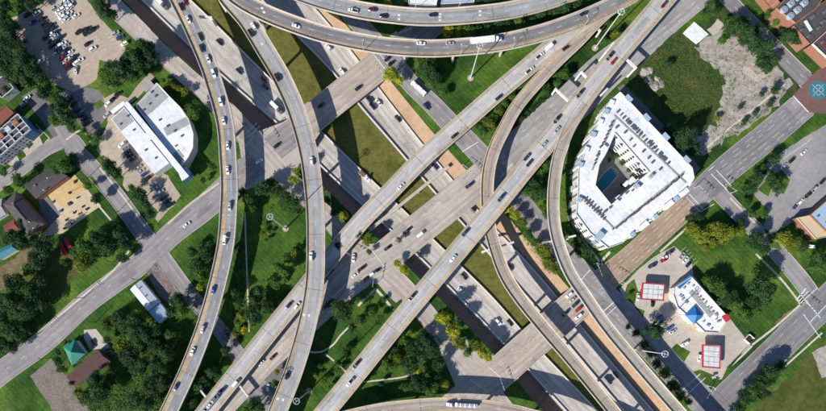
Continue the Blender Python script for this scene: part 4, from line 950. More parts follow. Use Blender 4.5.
# -- houses and small buildings, left side
g1, *_ = gable('house', 'dark roofed house above the tan building slab, left side', [(23,185),(54,165),(67.5,176),(36,199)], 5.5, 8.2, 'dark_roof', 'brick', .04, 'dark roofed houses by the building slab')
g2, *_ = gable('house', 'dark hip-roofed house at the left end of the tan building slab', [(3,204),(28.5,236),(45,224),(16,191)], 5.5, 8.5, 'dark_roof', 'brick', .28, 'dark roofed houses by the building slab')
for t_, pts in ((g1, ((36,186),(48,178),(56,172),(44,190))), (g2, ((14,204),(22,214),(30,222),(34,228)))):
    for k, (u, v) in enumerate(pts):
        p = W(u, v, 7.4); mb = MB()
        if k == 0: mb.box((p.x, p.y, 7.4), (1.1, .8, 2.6), .6); mb.box((p.x, p.y, 8.8), (1.4, 1.1, .25), .6); mb.build('chimney', M['brick'], t_)
        else: mb.cyl((p.x, p.y, 6.2), (p.x, p.y, 8.2), .22, n=8); mb.cyl((p.x, p.y, 8.2), (p.x, p.y, 8.4), .4, .1, 8); mb.build('vent', M['steel'], t_)
gable('house', 'small house with a dull red roof left of the dark hip roof', [(3,226),(14,219),(19,229),(8,236)], 3.4, 5.0, 'red_roof', 'stucco', .05)
gable('house', 'small house with a teal roof at the left edge', [(-6,252),(12,243),(17,250),(0,260)], 3.4, 4.8, 'teal', 'stucco', .05)
gable('house', 'grey roofed house at the left edge under the dark trees', [(-10,205),(2,198),(6,214),(-6,222)], 3.6, 5.2, 'grey_roof', 'stucco', .1)
gable('house', 'brown roofed house adjoining the green pyramid roof, lower left', [(66,377),(98,349.5),(111,362),(75,387)], 4.6, 5.6, 'brown_roof', 'brick', .02)
t = thing('house', 'small house with a bright green pyramid roof, lower left', 'house', W(74, 353)); P4 = PX([(63.5,347.5),(72,366),(85.5,354),(75,340)], 4.8); cc = sum(P4, Vector()) / 4
mb = MB(); mb.prism([((p.x - cc.x) * .92 + cc.x, (p.y - cc.y) * .92 + cc.y) for p in P4], -.2, 4.8); mb.build('wall', M['stucco'], t)
obj('roof', P4 + [Vector((cc.x, cc.y, 8.2))] + [p - Vector((0, 0, .3)) for p in P4], [(0, 1, 4), (1, 2, 4), (2, 3, 4), (3, 0, 4), (0, 1, 6, 5), (1, 2, 7, 6), (2, 3, 8, 7), (3, 0, 5, 8)], M['green_roof'], t)
E = PX([(63,347),(69,342),(73,348),(67,353)], 4.2); ce = sum(E, Vector()) / 4; obj('porch_roof', E + [Vector((ce.x, ce.y, 5.6))], [(0, 1, 4), (1, 2, 4), (2, 3, 4), (3, 0, 4), (3, 2, 1, 0)], M['green_roof'], t)
sh, *_ = gable('shed', 'long white metal-roofed shed beside the lower side street', [(130,289.5),(148,311.5),(159.6,302.5),(141,280)], 4.5, 5.3, 'metal_roof', 'stucco', 0); sh['category'] = 'shed'
for u, v in ((140,288),(146,296),(151,303)):
    p = W(u, v, 5.2); mb = MB(); mb.cyl((p.x, p.y, 4.9), (p.x, p.y, 5.8), .35, n=8); mb.build('vent', M['dark'], sh)
s2, *_ = gable('shed', 'pale blue metal-roofed annex joined to the long white shed', [(148.5,312),(159.5,324),(169.5,315),(160,303)], 3.6, 4.2, 'blue_metal', 'stucco', 0); s2['category'] = 'shed'
p = W(172, 304, 1); t = thing('storage_tank', 'small pale round tank beside the blue shed annex', 'tank', (p.x, p.y, 0)); mb = MB(); mb.cyl((p.x, p.y, 0), (p.x, p.y, 2.2), 1.1, n=16); mb.build('shell', M['metal_roof'], t); mb = MB(); mb.cyl((p.x, p.y, 2.2), (p.x, p.y, 2.6), 1.1, .2, 16); mb.build('lid', M['metal_roof'], t)
for lab, P in (('red shipping container on the grass, upper of two side by side', [(63,238.5),(66.2,236.6),(71.2,247),(68,249)]), ('red shipping container on the grass, lower of two side by side', [(58.3,244.3),(61.3,242.3),(67.2,253.6),(64.2,255.6)])):
    q = ccw(PX(P, 2.6)); c = sum((Vector((p.x, p.y, 0)) for p in q), Vector()) / 4; t = thing('shipping_container', lab, 'container', c, 'red shipping containers'); mb = MB(); mb.prism([(p.x, p.y) for p in q], 0.1, 2.55); mb.build('body', M['red_paint'], t)
    e = q[1] - q[0]; f_ = q[3] - q[0]; lng, sh_ = (e, f_) if e.length > f_.length else (f_, e)
    for k in range(9):
        pp = q[0] + lng * ((k + .5) / 9) + sh_ * .5; mb = MB(); mb.box((pp.x, pp.y, 2.58), (.22, sh_.length * .96, .1), math.atan2(lng.y, lng.x)); mb.build('rib', M['red_paint'], t)
# bits and pieces on the building slab
for k, (u, v, m, s) in enumerate([(76,182,'dark',1.2),(70,193,'dark',.9),(83,207,'dark',1.0),(78,198,'dark',.8),(70,204,'dark',1.5),(75,213,'dark',.9),(87,209,'dark',1.1),(67,220,'dark',.9),(80,214,'dark',.8),(61,211,'blue_roof',1.3),(72,224,'dark',.8),(65,229,'dark',.9),(54,202,'equipment',.9),(92,201,'dark',.9)]):
    p = W(u, v); t = thing('material_stack', '%s stack of building material, %s from the left on the tan slab' % ('blue' if m == 'blue_roof' else 'dark', ordw[sorted([76,70,83,78,70.1,75,87,67,80,61,72,65,54,92]).index(u if k != 4 else 70.1)]), 'material stack', (p.x, p.y, .14), 'stacks of material on the building slab')
    for j in range(3): mb = MB(); mb.box((p.x + random.uniform(-.4, .4), p.y + random.uniform(-.4, .4), .3 + j * .35), (s * 1.5 - j * .3, s, .34), .6 + random.uniform(-.2, .2)); mb.build('bundle', M[m], t)
for k, (a, b_) in enumerate((((72,191.5),(83,186)),)):
    a, b_ = W(*a), W(*b_); d = b_ - a; t = thing('timber_frame', 'short timber wall frame standing on the orange slab', 'frame', (a + b_) / 2)
    for zz in (.25, 1.2): mb = MB(); mb.box((*((a + b_) / 2).xy, zz), (d.length, .18, .12), math.atan2(d.y, d.x)); mb.build('rail', M['slab_orange'], t)
    for j in range(7): q = a.lerp(b_, j / 6); mb = MB(); mb.box((q.x, q.y, .7), (.14, .18, 1.0), math.atan2(d.y, d.x)); mb.build('stud', M['slab_orange'], t)
# -- townhouses, upper left
rzt = math.atan2(13, 17)
for k in range(5):
    u, v = 25 - k * 7.4, 126 + k * 6.6
    lab = 'narrow townhouse with white parapets, %s from the right in the upper left row' % ordw[k]
    poly = [(u + 6, v + 3.5), (u - 1.2, v + 9.6), (u - 14, v - 5.5), (u - 6.5, v - 11.8)]
    t = house('townhouse', lab, 'house', poly, 9.5, 'blue_wall' if k == 0 else 'stucco', 'dark_roof', 1.1, 'row of townhouses', 'white_roof')  # end unit's walls take the blue of its shaded side as colour
    for f in (.3, .55, .8):
        a = Vector(poly[0]).lerp(Vector(poly[3]), f); b_ = Vector(poly[1]).lerp(Vector(poly[2]), f); a, b_ = W(*a, 9.8), W(*b_, 9.8); d = b_ - a; mb = MB(); mb.box((*((a + b_) / 2).xy, 9.8), (d.length, .3, .9), math.atan2(d.y, d.x)); mb.build('divider', M['white_roof'], t)
    a = Vector(poly[2]).lerp(Vector(poly[0]), .25); p = W(*a, 10.5); mb = MB(); mb.box((p.x, p.y, 10.4), (3.0, 3.4, 2.2), rzt); mb.build('stair_head', M['metal_roof' if k % 2 else 'brick'], t)
    p0, p1 = W(*poly[0], 9.5), W(*poly[1], 9.5); d = p1 - p0
    for j in range(2):
        for fl in range(3): q = p0.lerp(p1, .3 + j * .4); mb = MB(); mb.box((q.x, q.y, 1.8 + fl * 3), (1.1, .25, 1.5), math.atan2(d.y, d.x)); mb.build('window', M['glass'], t)
house('house', 'brick red flat roof behind the townhouse row at the left edge', 'house', [(-8,118),(6,106),(14,113),(0,126)], 8.0, 'brick', 'red_roof', .8)
house('house', 'dark flat roof under the trees at the left edge above the townhouses', 'house', [(-10,82),(4,76),(14,88),(2,98)], 6.0, 'stucco', 'dark_roof', .7)
# -- upper right
x1 = house('plant_building', 'dark roofed building with round cooling fans in the top right corner', 'building', [(776,8.5),(790,-6),(832,-16),(816,8),(795,23)], 12.0, 'brick', 'dark_roof', .9, None, 'brick_orange')
for u, v in ((792,2.6),(785,8.6),(798.7,8.8),(805.5,2),(791.5,15),(799,-4)):
    p = W(u, v, 14); mb = MB(); mb.cyl((p.x, p.y, 11.9), (p.x, p.y, 14), 2.1, 1.9, 20); f_ = mb.build('fan_housing', M['blue_metal'], x1)
    mb = MB(); mb.cyl((p.x, p.y, 14), (p.x, p.y, 14.06), 1.5, n=20); mb.build('fan_opening', M['dark'], f_)
    for j in range(4): a = j * math.pi / 4; mb = MB(); mb.box((p.x, p.y, 14.1), (2.9, .3, .06), a); mb.build('blade', M['steel'], f_)
x3 = house('terrace', 'orange brick paved terrace in front of the cooling fans', 'terrace', [(752,-14),(762,-22),(794,23),(787,28.5)], 5.0, 'brick', 'brick_orange', .5)
for k in range(9):
    f = (k + .5) / 9; a, b_ = W(752 + 35 * f, -14 + 42.5 * f, 5), W(762 + 32 * f, -22 + 45 * f, 5); d = b_ - a; mb = MB(); mb.box((*((a + b_) / 2).xy, 4.95), (d.length * .9, .25, .14), math.atan2(d.y, d.x)); mb.build('paving_band', M['tan_roof'], x3)
x2 = house('building', 'dark roofed building with a white roof stair at the right edge, top', 'building', [(793,26),(814,9),(842,-12),(852,6),(809,44)], 11.0, 'brick', 'dark_roof', .9)
for u, v in ((800,33),(806,24),(815,20),(820,26),(826,18),(812,32)): pass
units(x2, [(801,30),(812,17),(818,28),(824,12),(822,22),(808,36),(826,20)], 11.0, (2.2, 1.6, 1.2))
a, b_ = W(806, 20, 12), W(812, 30, 12); d = b_ - a; mb = MB(); mb.box((*((a + b_) / 2).xy, 11.4), (d.length, 1.3, 1.0), math.atan2(d.y, d.x)); mb.build('roof_stair', M['white_roof'], x2)
x4 = house('building', 'low building with white edged dark roof at the right edge below the brick block', 'building', [(812,44),(832,26),(852,44),(832,63)], 8.0, 'brick', 'brown_roof', 1.0, None, 'white_roof')
units(x4, [(822,42),(830,46),(828,54)], 8.0, (1.8, 1.4, 1.0))
b1 = house('restaurant', 'tan flat-roofed building at the right edge beside a parking lot', 'building', [(797,218),(810,215.5),(830,236),(816,239)], 6.0, 'brick', 'tan_roof', .5, None, 'tan_roof')
b2 = house('building', 'pale blue metal-roofed building at the right edge above the tan roof', 'building', [(810,215),(832,196),(856,216),(831,236)], 7.0, 'brick', 'blue_metal', .5)
units(b2, [(818,216),(826,222),(830,210)], 7.0, (1.2, 1.0, .8))
house('warehouse', 'white roofed building cut by the top edge above the topmost ramp', 'building', [(409,4),(436,6),(442,-26),(405,-26)], 8.0, 'stucco', 'white_roof', .6)
house('warehouse', 'grey blue roof cut by the top edge right of the white roof', 'building', [(441,4),(474,2),(474,-26),(447,-26)], 6.5, 'stucco', 'blue_metal', .6)
# rubble mounds in the vacant lot
for k, (u, v, s) in enumerate(((645,72,3.0),(650,70,2.4),(648,80,2.6),(655,86,3.2),(661,84,2.6),(657,79,2.0))):
    p = W(u, v); mb = MB(); rnd = random.Random(k); vs_ = []; n = 14
    for j, (rr, hh) in enumerate(((1.0, 0), (.75, .35), (.4, .62))):
        for i in range(n): a = 2 * math.pi * i / n; q = rr * s * rnd.uniform(.8, 1.2); vs_.append((p.x + q * math.cos(a), p.y + q * math.sin(a), hh * s * .5 * rnd.uniform(.6, 1.4)))
    vs_.append((p.x, p.y, s * .36)); fs = [(j * n + i, j * n + (i + 1) % n, (j + 1) * n + (i + 1) % n, (j + 1) * n + i) for j in range(2) for i in range(n)] + [(2 * n + i, 2 * n + (i + 1) % n, 3 * n) for i in range(n)]
    t = tag(obj('rubble_mound', vs_, fs, M['rubble']), 'pale rubble mound in the overgrown lot, %s from the left' % ordw[sorted([645, 650, 648, 655, 661, 657]).index(u)], 'mound', 'rubble mounds')
# ------------------------------------------------------------------ trees
def leaf_cloud(rad, nlobe, per, size, seed, flat=0.75):
    rnd = random.Random(seed); lobes = [(Vector((rad * rnd.uniform(-.1, .1), rad * rnd.uniform(-.1, .1), 0)), rad * rnd.uniform(.48, .6))]
    for k in range(nlobe):
        a = 2 * math.pi * (k + rnd.uniform(-.35, .35)) / nlobe; d = rad * rnd.uniform(.38, .80)
        lobes.append((Vector((d * math.cos(a), d * math.sin(a), rad * rnd.uniform(-.3, .35))), rad * rnd.uniform(.17, .44)))
    for k in range(nlobe // 2):
        a = rnd.uniform(0, 6.28); d = rad * rnd.uniform(.1, .4); lobes.append((Vector((d * math.cos(a), d * math.sin(a), rad * rnd.uniform(.25, .5))), rad * rnd.uniform(.22, .34)))
    vs_, fs = [], []
    for c, r in lobes:
        ncl = max(6, int(per * (r / rad) ** 2 * 10))
        for j in range(ncl):
            while True:
                d = Vector((rnd.gauss(0, 1), rnd.gauss(0, 1), rnd.gauss(0, 1)))
                if d.length > .1: d.normalize()
                if d.z > -.45: break
            cc = c + d * r * rnd.uniform(.72, 1.06); cr = rnd.uniform(.55, 1.0) * size * 1.7
            for q in range(12):
                o = Vector((rnd.gauss(0, .5), rnd.gauss(0, .5), rnd.gauss(0, .4))) * cr
                p = cc + o; p.z *= flat if p.z > 0 else 1
                nrm = (d * .7 + Vector((rnd.gauss(0, .42), rnd.gauss(0, .42), rnd.gauss(.45, .4)))).normalized()
                e1 = nrm.orthogonal().normalized(); e1 = Matrix.Rotation(rnd.uniform(0, 6.28), 3, nrm) @ e1; e2 = nrm.cross(e1)
                s = size * rnd.uniform(.5, 1.0); n = len(vs_)
                vs_ += [p - e1 * s * .5, p + e2 * s * .34, p + e1 * s * .55, p - e2 * s * .34]; fs.append((n, n + 1, n + 2, n + 3))
    return vs_, fs
def trunk_mesh(name, h, r):
    mb = MB(); mb.cyl((0, 0, -.2), (0, 0, h * .62), r, r * .6, 8)
    for k in range(5):
        a = k * 1.26 + .3; z0 = h * (.38 + .05 * k); mb.cyl((0, 0, z0), (math.cos(a) * h * .28, math.sin(a) * h * .28, z0 + h * .3), r * .5, r * .15, 6)
    return mb.mesh(name, M['bark'])
PROTO = {}
for cls, rad, nl, per, sz in (('s', 2.2, 5, 6.0, .6), ('m', 4.2, 7, 15.0, .75), ('l', 6.4, 10, 26.0, .85)):
    for var in range(6):
        vs_, fs = leaf_cloud(rad, nl + var % 3, per, sz, 100 + var * 7 + ord(cls), .6 + .08 * var)
        zc = rad * 1.15 + .8
        me = mesh('crown', [v + Vector((0, 0, zc)) for v in vs_], fs, M['leaf_mid'])
        PROTO[(cls, var)] = (me, trunk_mesh('trunk', zc, max(.12, rad * .065)), rad, zc)
TREES = {}
def tree(place, u, v, r_px, tone='d'):
    TREES.setdefault(place, []).append((u, v, r_px, tone))
TONE = {'d': ('leaf_dark', 'dark green'), 'm': ('leaf_mid', 'mid green'), 'o': ('leaf_olive', 'olive green'), 'y': ('leaf_lime', 'yellow-green')}
def T(place, s):
    for it in s.split(';'):
        q = it.split(','); tree(place, float(q[0]), float(q[1]), float(q[2]), q[3].strip() if len(q) > 3 else 'd')
T('in the belt left of the tan lot', '3,18,8;8,30,8;12,42,8;18,52,8;25,62,8;32,72,8;40,80,8;6,6,8;19,4,6,m;30,3,6;39,0,5;47,88,6.5,m;55,98,6.5,m;60,108,6.5;66,118,6.5;55,121,6,m;71,127,5.5,m;4,44,7;12,60,7;2,66,7;20,75,6.5;2,54,7;28,82,6;10,76,6;44,94,6;62,101,5;6,90,5;18,66,6;52,108,5;0,30,7;14,26,5')
T('between the tan lot and white building', '143,48,9;135,60,10;150,59,8.5;120,70,10;107,76,9,m;131,74,8.5,m;150,46,5,m;126,62,7;114,82,6,m')
T('right of the tan lot', '104,9,7.5;111,14,6;99,3,5,m')
T('around the curved white building', '195,110,9,m;169,84,3,o;174,86,3,o;179,88.5,3.2,o;185,92,3.6,o;163,80,2.5,m;212,167,4,m;203,180,3;84,131,4,m;96,141,4.5,m;89,138,4,m')
T('left of the curved white building', '109,166,8;116,173,6.5;140,195,6.5;150,214,5;97,198,5;65,166,8.5,m;74,160,7;56,168,6,m;88,186,4,m;146,205,5;132,188,4,m')
T('around the dark roofed houses', '30,183,4,m;18,180,6,m;8,190,5,m;4,172,4,m;22,222,4;35,240,6,m;12,236,6;6,240,5;24,243,7')
T('in the grove below the tan building slab', '44,247,9;38,258,9;85,247,8,m;99,238,8;109,248,8;119,234,7;82,263,8,o;125,245,7;94,256,6;76,252,5,m;115,225,5,m;122,258,5;66,262,4')
T('in the wood at the left edge', '10,302,11;24,310,10;6,325,10;30,292,9;20,332,8;42,282,7;14,284,9;36,303,8;2,345,8;13,347,6;2,309,9;30,270,7,m')
T('in the wood near the green roof', '118,318,7;125,326,8;135,320,8;137,333,8;121,346,7,o;130,355,9;106,325,6,m;146,337,8;152,348,8;141,366,9;100,391,9;136,401,8;150,386,8;158,367,8;166,352,8;95,378,7;89,397,6;148,404,7;158,398,7;164,382,7;155,332,7;170,336,6,m')
T('around the green roofed house', '58,361,4.5;62,369,4.5;58,352,3.5;79,393,5,o;82,401,4.5,m;72,383,3;107,340,4')
T('between the white shed and leftmost ramp', '196,264,7;205,256,6;201,276,6,m;200,287,3.5,y;192,252,5,m;177,300,7;182,312,7,m;172,312,6;210,246,4,m;207,268,5')
T('between the two leftmost curved ramps', '247,199,6,m;252,208,5,m;243,192,4.5,m;263,189,7.5;269,184,6.5;277,191,6;285,197,6.5;293,204,6;298,211,4;293,179,4.5,y;296,172,4,y;234,293,6;240,304,5.5,m;241,316,5,o;238,322,4,m;259,292,7;255,302,8;265,308,8;253,315,8;275,283,6,m;277,267,6,m;284,271,6,m;287,258,5,m;294,252,5,o;299,246,4,m;245,330,4,y')
T('by the mast on the left lawn', '262,233,2.4,o;269,233,2.4,o;266,240,2.2,o;263,226,2.2,o')
T('beside the lower straight diagonal ramp', '235,334,4.5,o;196,386,6.5,m;190,376,5;253,404,6;260,408,6;246,410,4,m;192,402,5;276,384,4,m;277,372,3,o;226,350,5;213,372,6;204,380,5')
T('on the triangular lawn at bottom centre', '342,311,11;332,304,6;372,312,5,m;360,321,6,m;352,327,5;338,363,4,m;338,371,4,m;316,376,3,o;324,381,3.6,o;320,366,3,m;380,318,4,m;366,296,3,m;384,300,3,m;345,352,4,m;330,387,3.5,m')
T('right of the lower wide diagonal ramp', '388,365,7.5,m;398,360,7,o;409,365,8;420,356,8;424,341,9;431,350,8;438,364,7;418,384,8;430,390,7,m;426,383,5,o;445,385,5,y;419,371,3.5,y;396,352,6;412,348,6;404,340,5,m;436,377,5;381,384,3;406,388,5,m;367,379,3')
T('in the bright row by the lower freeway', '443,318,6.5,y;453,331,6,y;461,344,5.5,o;482,353,6,y;488,358,4.5,y;475,347,5,o;468,352,4,m;456,341,4.5,y')
T('near the middle street bridge', '343,216,5,y;367,241,5,o;404,270,5,y;397,263,4,y;360,236,4;334,212,4;399,240,3,m;369,252,3,m;349,230,3;327,200,4;338,246,4')
T('near the top of the uppermost bridge', '391,74,6.5,y;399,80,5,y;429,68,8;424,73,7;436,76,6;432,84,5,m;444,92,4.5,m;420,62,5,m;441,69,4')
T('between the two top ramps', '448,31,6,y;458,33,4.5,o;468,32,5.5,m;478,30,6;488,28,6;498,26,6;508,25,5.5;519,22,5,m;532,17,4;541,13,5;565,8,7;574,4,6;555,11,5;552,22,3;463,27,4;484,23,4')
T('above the topmost ramp', '377,-2,4,m;388,3,4,y;408,3,4,m;479,2,4,m;489,0,5;498,-3,5;540,-6,6;436,1,3,m')
T('left of the upper S-curved ramp', '499,111,5,o;489,124,6,o;494,117,5,m;483,131,5,m;505,104,4,m;482,118,4,m;512,97,3,m;478,124,3')
T('left of the upper wide diagonal ramp', '564,75,5,m;553,73,4.5,m;521,119,3;527,113,3;532,108.5,3;538,104,3;543,100,3;548,95,3;515,125,3;558,83,4,m;602,40,4,m;615,34,4,o;607,22,4;545,88,4')
T('between the wide ramp and branching ramp', '540,172,6,m;533,185,7;543,193,7;526,190,5,m;546,165,6,m;536,196,6;549,153,4,y;516,215,5,y;509,209,4,y;522,222,5,o;528,234,5,m;544,251,8,o;549,262,7,o;537,243,5,m;543,208,4,m;545,214,4,m;555,271,4,o')
T('at the foot of the apartment block', '584,251,7;577,241,5;579,249,6;571,232,4,m;592,257,4;570,198,3;569,212,3;571,183,3,m')
T('in the apartment courtyard', '610,160,2.6,m;616,156,2.6;622,163,2.4,m;629,170,2.4;622,185,2.2,m;615,150,2.2;632,176,2.2')
T('on the lawn above the fuel station', '692,229,7,o;702,237,7.5,o;716,230,7,o;729,234,6,o;706,247,5,o;741,232,5,o;690,219,5;697,218,5;712,243,5,o;722,240,5,o')
T('on the lawn right of the fuel station', '714,285,7,m;721,291,7,m;728,298,7;735,305,6.5,m;742,312,6,m;760,287,11;752,302,7;748,318,6,m;756,312,5,m;707,281,5,m;764,300,6')
T('beside the fuel station forecourt', '655,331,10;642,293,2,m;629,296,2.5,m;651,353,5;665,373,6,m;673,386,6;680,395,5,m;645,345,5;657,364,5;688,402,4,m;628,327,3,m;636,333,4')
T('along the bottom right street', '746,398,9;740,409,7;760,382,8;770,373,8;781,366,7;754,392,8,m;764,394,6;733,418,6')
T('around the right hand parking lot', '777,184,7;771,178,5;764,214,4,m;784,238,7,o;794,243,6,o;757,241,9;765,249,6;803,247,5;818,258,8;826,268,6,m;750,190,6;757,179,6;764,170,6;774,159,6;745,203,4,m;752,214,4,m;812,268,5,m;741,222,5;790,248,4,o')
T('around the pale dirt lot', '685,137,11;676,144,9;694,150,7;670,132,7;737,27,8;747,37,8;757,31,7;764,48,8;755,46,7;768,68,6;761,62,6;774,60,5;728,22,5,m;722,40,4,m;725,33,3,m;744,22,6;704,14,5,m;711,8,6;668,64,4;717,118,3,o;741,107,2.5;762,94,3;770,104,3;755,113,3;744,122,3;775,90,4')
T('below the orange brick terrace', '790,37,7;783,31,5;797,40,5;776,22,4,m;768,14,4,m')
nt_ = 0
for place, L in TREES.items():
    L.sort()
    for i, (u, v, rp, tone) in enumerate(L):
        r_m = rp * S * random.uniform(.94, 1.14) * (.94 if 'leftmost curved' in place or 'triangular' in place else 1.04); cls = 's' if r_m < 2.9 else ('m' if r_m < 5.1 else 'l'); me, tme, rad, zc = PROTO[(cls, nt_ % 6)]; nt_ += 1
        k = r_m / rad; zk = random.uniform(1.1, 1.45); p = W(u, v, zc * k * zk); shrub = rp < 3.2
        nm, cn = TONE[tone]; w = 'shrub' if shrub else 'tree'
        lab = '%s %s, %s from the left %s' % (cn, w, ordw[i], place)
        t = thing('shrub' if shrub else 'tree', lab, w, (p.x, p.y, 0), ('shrubs ' if shrub else 'trees ') + place)
        t.rotation_euler.z = random.uniform(0, 6.28); t.scale = (k * random.uniform(.88, 1.12), k * random.uniform(.88, 1.12), k * zk)
        for nme, me_, mat_ in (('crown', me, M[nm]), ('trunk', tme, M['bark'])):
            o = bpy.data.objects.new(nme, me_); col.objects.link(o); o.parent = t
            o.material_slots[0].link = 'OBJECT'; o.material_slots[0].material = mat_
# low growth that nobody could count: one mesh per area
def brush(name, label, polys, count, size, m, hmax, seed, cl=10):
    rnd = random.Random(seed); vs_, fs = [], []
    P = [PX(q) for q in polys]; ar = [abs(area2(p)) for p in P]
    for p, a in zip(P, ar):
        x0, x1, y0, y1 = min(q.x for q in p), max(q.x for q in p), min(q.y for q in p), max(q.y for q in p); n = int(count * a / sum(ar) / cl); k = 0
        while k < n:
            c = (rnd.uniform(x0, x1), rnd.uniform(y0, y1))
            if not inside(c, p): continue
            k += 1; cr = rnd.uniform(.4, 1.4); h = rnd.uniform(.2, 1) * hmax
            for j in range(cl):
                q = Vector((c[0] + rnd.gauss(0, .5) * cr, c[1] + rnd.gauss(0, .5) * cr, abs(rnd.gauss(.5, .3)) * h)); nrm = Vector((rnd.gauss(0, .5), rnd.gauss(0, .5), 1)).normalized(); e1 = Matrix.Rotation(rnd.uniform(0, 6.28), 3, nrm) @ nrm.orthogonal().normalized(); e2 = nrm.cross(e1)
                s = size * rnd.uniform(.5, 1); i = len(vs_); vs_ += [q - e1 * s * .5, q + e2 * s * .35, q + e1 * s * .5, q - e2 * s * .35]; fs.append((i, i + 1, i + 2, i + 3))
    o = tag(obj(name, vs_, fs, M[m]), label, 'undergrowth', None, 'stuff'); return o
brush('undergrowth', 'tangled green vines covering the ground of the lower left wood', [[(96,352),(118,345),(160,330),(178,345),(165,411),(88,411),(84,392),(112,368)], [(100,322),(126,306),(146,320),(150,345),(120,340)]], 34000, .8, 'leaf_mid', 1.8, 1)
brush('undergrowth', 'dark weeds covering the vacant lot beside the apartment block', [[(648,60),(680,34),(694,50),(722,82),(712,102),(690,125),(656,111),(642,80)], [(740,18),(770,45),(778,64),(768,80),(752,60),(730,30)], [(720,135),(760,106),(786,86),(790,92),(762,116),(706,154)]], 14000, .5, 'leaf_dark', .6, 2)
brush('undergrowth', 'paler grass tufts among the dark weeds of the vacant lot', [[(648,62),(680,36),(694,52),(722,84),(716,106),(700,130),(676,122),(656,109),(642,80)]], 9000, .5, 'leaf_olive', .9, 12)
brush('undergrowth', 'loose weeds along the verges of the streets and lawns', [[(28,262),(60,240),(84,270),(44,310),(20,300)], [(86,318),(130,286),(132,292),(148,312),(124,318),(96,330)], [(160,330),(185,316),(206,330),(186,372)], [(322,300),(344,296),(372,330),(342,372),(318,395),(312,360)], [(362,384),(384,352),(420,332),(446,372),(440,396),(380,394)], [(700,222),(742,226),(775,262),(796,300),(770,328),(742,330),(700,280)]], 7000, .4, 'leaf_mid', .35, 13, 5)
brush('undergrowth', 'low bushes filling the strips between the ramps and roads', [[(440,28),(500,20),(560,6),(580,2),(590,8),(540,22),(500,29),(450,36)], [(478,128),(500,102),(540,72),(545,80),(515,104),(494,132)], [(528,178),(548,150),(551,180),(548,200),(530,200)], [(500,205),(508,208),(536,240),(556,268),(550,274),(528,246)], [(636,345),(650,346),(690,396),(684,402),(650,366)], [(570,180),(574,180),(570,200),(566,214),(575,228),(590,240),(583,246),(566,226)]], 16000, .6, 'leaf_mid', .9, 3)
brush('undergrowth', 'scattered weeds growing through the pale dirt lot', [[(700,58),(716,40),(735,36),(770,62),(786,86),(770,108),(740,132),(706,148),(718,120),(726,84)], [(690,46),(698,46),(712,60),(734,84),(730,104),(722,124),(704,146),(694,140),(714,118),(720,96),(716,82),(702,66)]], 5200, .5, 'leaf_mid', .5, 4)
brush('undergrowth', 'rank weeds under the leftmost ramps', [[(205,250),(222,240),(214,284),(196,322),(186,310),(190,270)], [(236,246),(244,246),(246,330),(234,345),(222,340),(230,290)], [(196,330),(206,345),(186,390),(176,411),(160,411),(180,370)], [(244,196),(300,196),(302,212),(290,214),(270,204),(248,214)], [(248,290),(272,284),(280,290),(262,316),(248,326)]], 12000, .6, 'leaf_dark', .9, 5)
# ------------------------------------------------------------------ vehicles
def paint(name, c, rough_=.3, met=0.0):
    m, nt, b = newmat('paint_' + name, rough_, .5); b.inputs['Base Color'].default_value = (*c, 1); b.inputs['Metallic'].default_value = met; b.inputs['Coat Weight'].default_value = .6; b.inputs['Coat Roughness'].default_value = .08
    f = noise(nt, wpos(nt), 1.2, 3); nt.links.new(ramp(nt, f, [(.3, g3(c, .92)), (.7, g3(c, 1.06))]), b.inputs['Base Color'])
for n_, c_, mt_ in (('white', (.78, .78, .77), 0), ('silver', (.52, .54, .56), .35), ('grey', (.17, .175, .18), .3), ('black', (.012, .012, .014), 0), ('blue', (.02, .07, .28), .2), ('navy', (.015, .025, .07), .1), ('red', (.33, .012, .015), 0), ('maroon', (.12, .012, .025), .1), ('brown', (.10, .06, .04), .1), ('purple', (.10, .03, .22), .1), ('gold', (.36, .29, .18), .3)):
    paint(n_, c_, .3, mt_)
def loft(mb, secs):
    """closed hull from cross-sections (x, half width, z bottom, z top)"""
    n0 = len(mb.v); vs_ = []
    for x, w, z0, z1 in secs: vs_ += [(x, -w * .88, z0), (x, w * .88, z0), (x, w, z0 + (z1 - z0) * .4), (x, w * .96, z0 + (z1 - z0) * .82), (x, w * .80, z1), (x, -w * .80, z1), (x, -w * .96, z0 + (z1 - z0) * .82), (x, -w, z0 + (z1 - z0) * .4)]
    fs = []; k = 8
    for i in range(len(secs) - 1):
        for j in range(k): a, b_ = i * k + j, i * k + (j + 1) % k; fs.append((a, b_, b_ + k, a + k))
    fs = [tuple(reversed(f)) for f in fs]
    fs += [tuple(range(k)), tuple(range((len(secs) - 1) * k + k - 1, (len(secs) - 1) * k - 1, -1))]
    mb.add(vs_, fs)
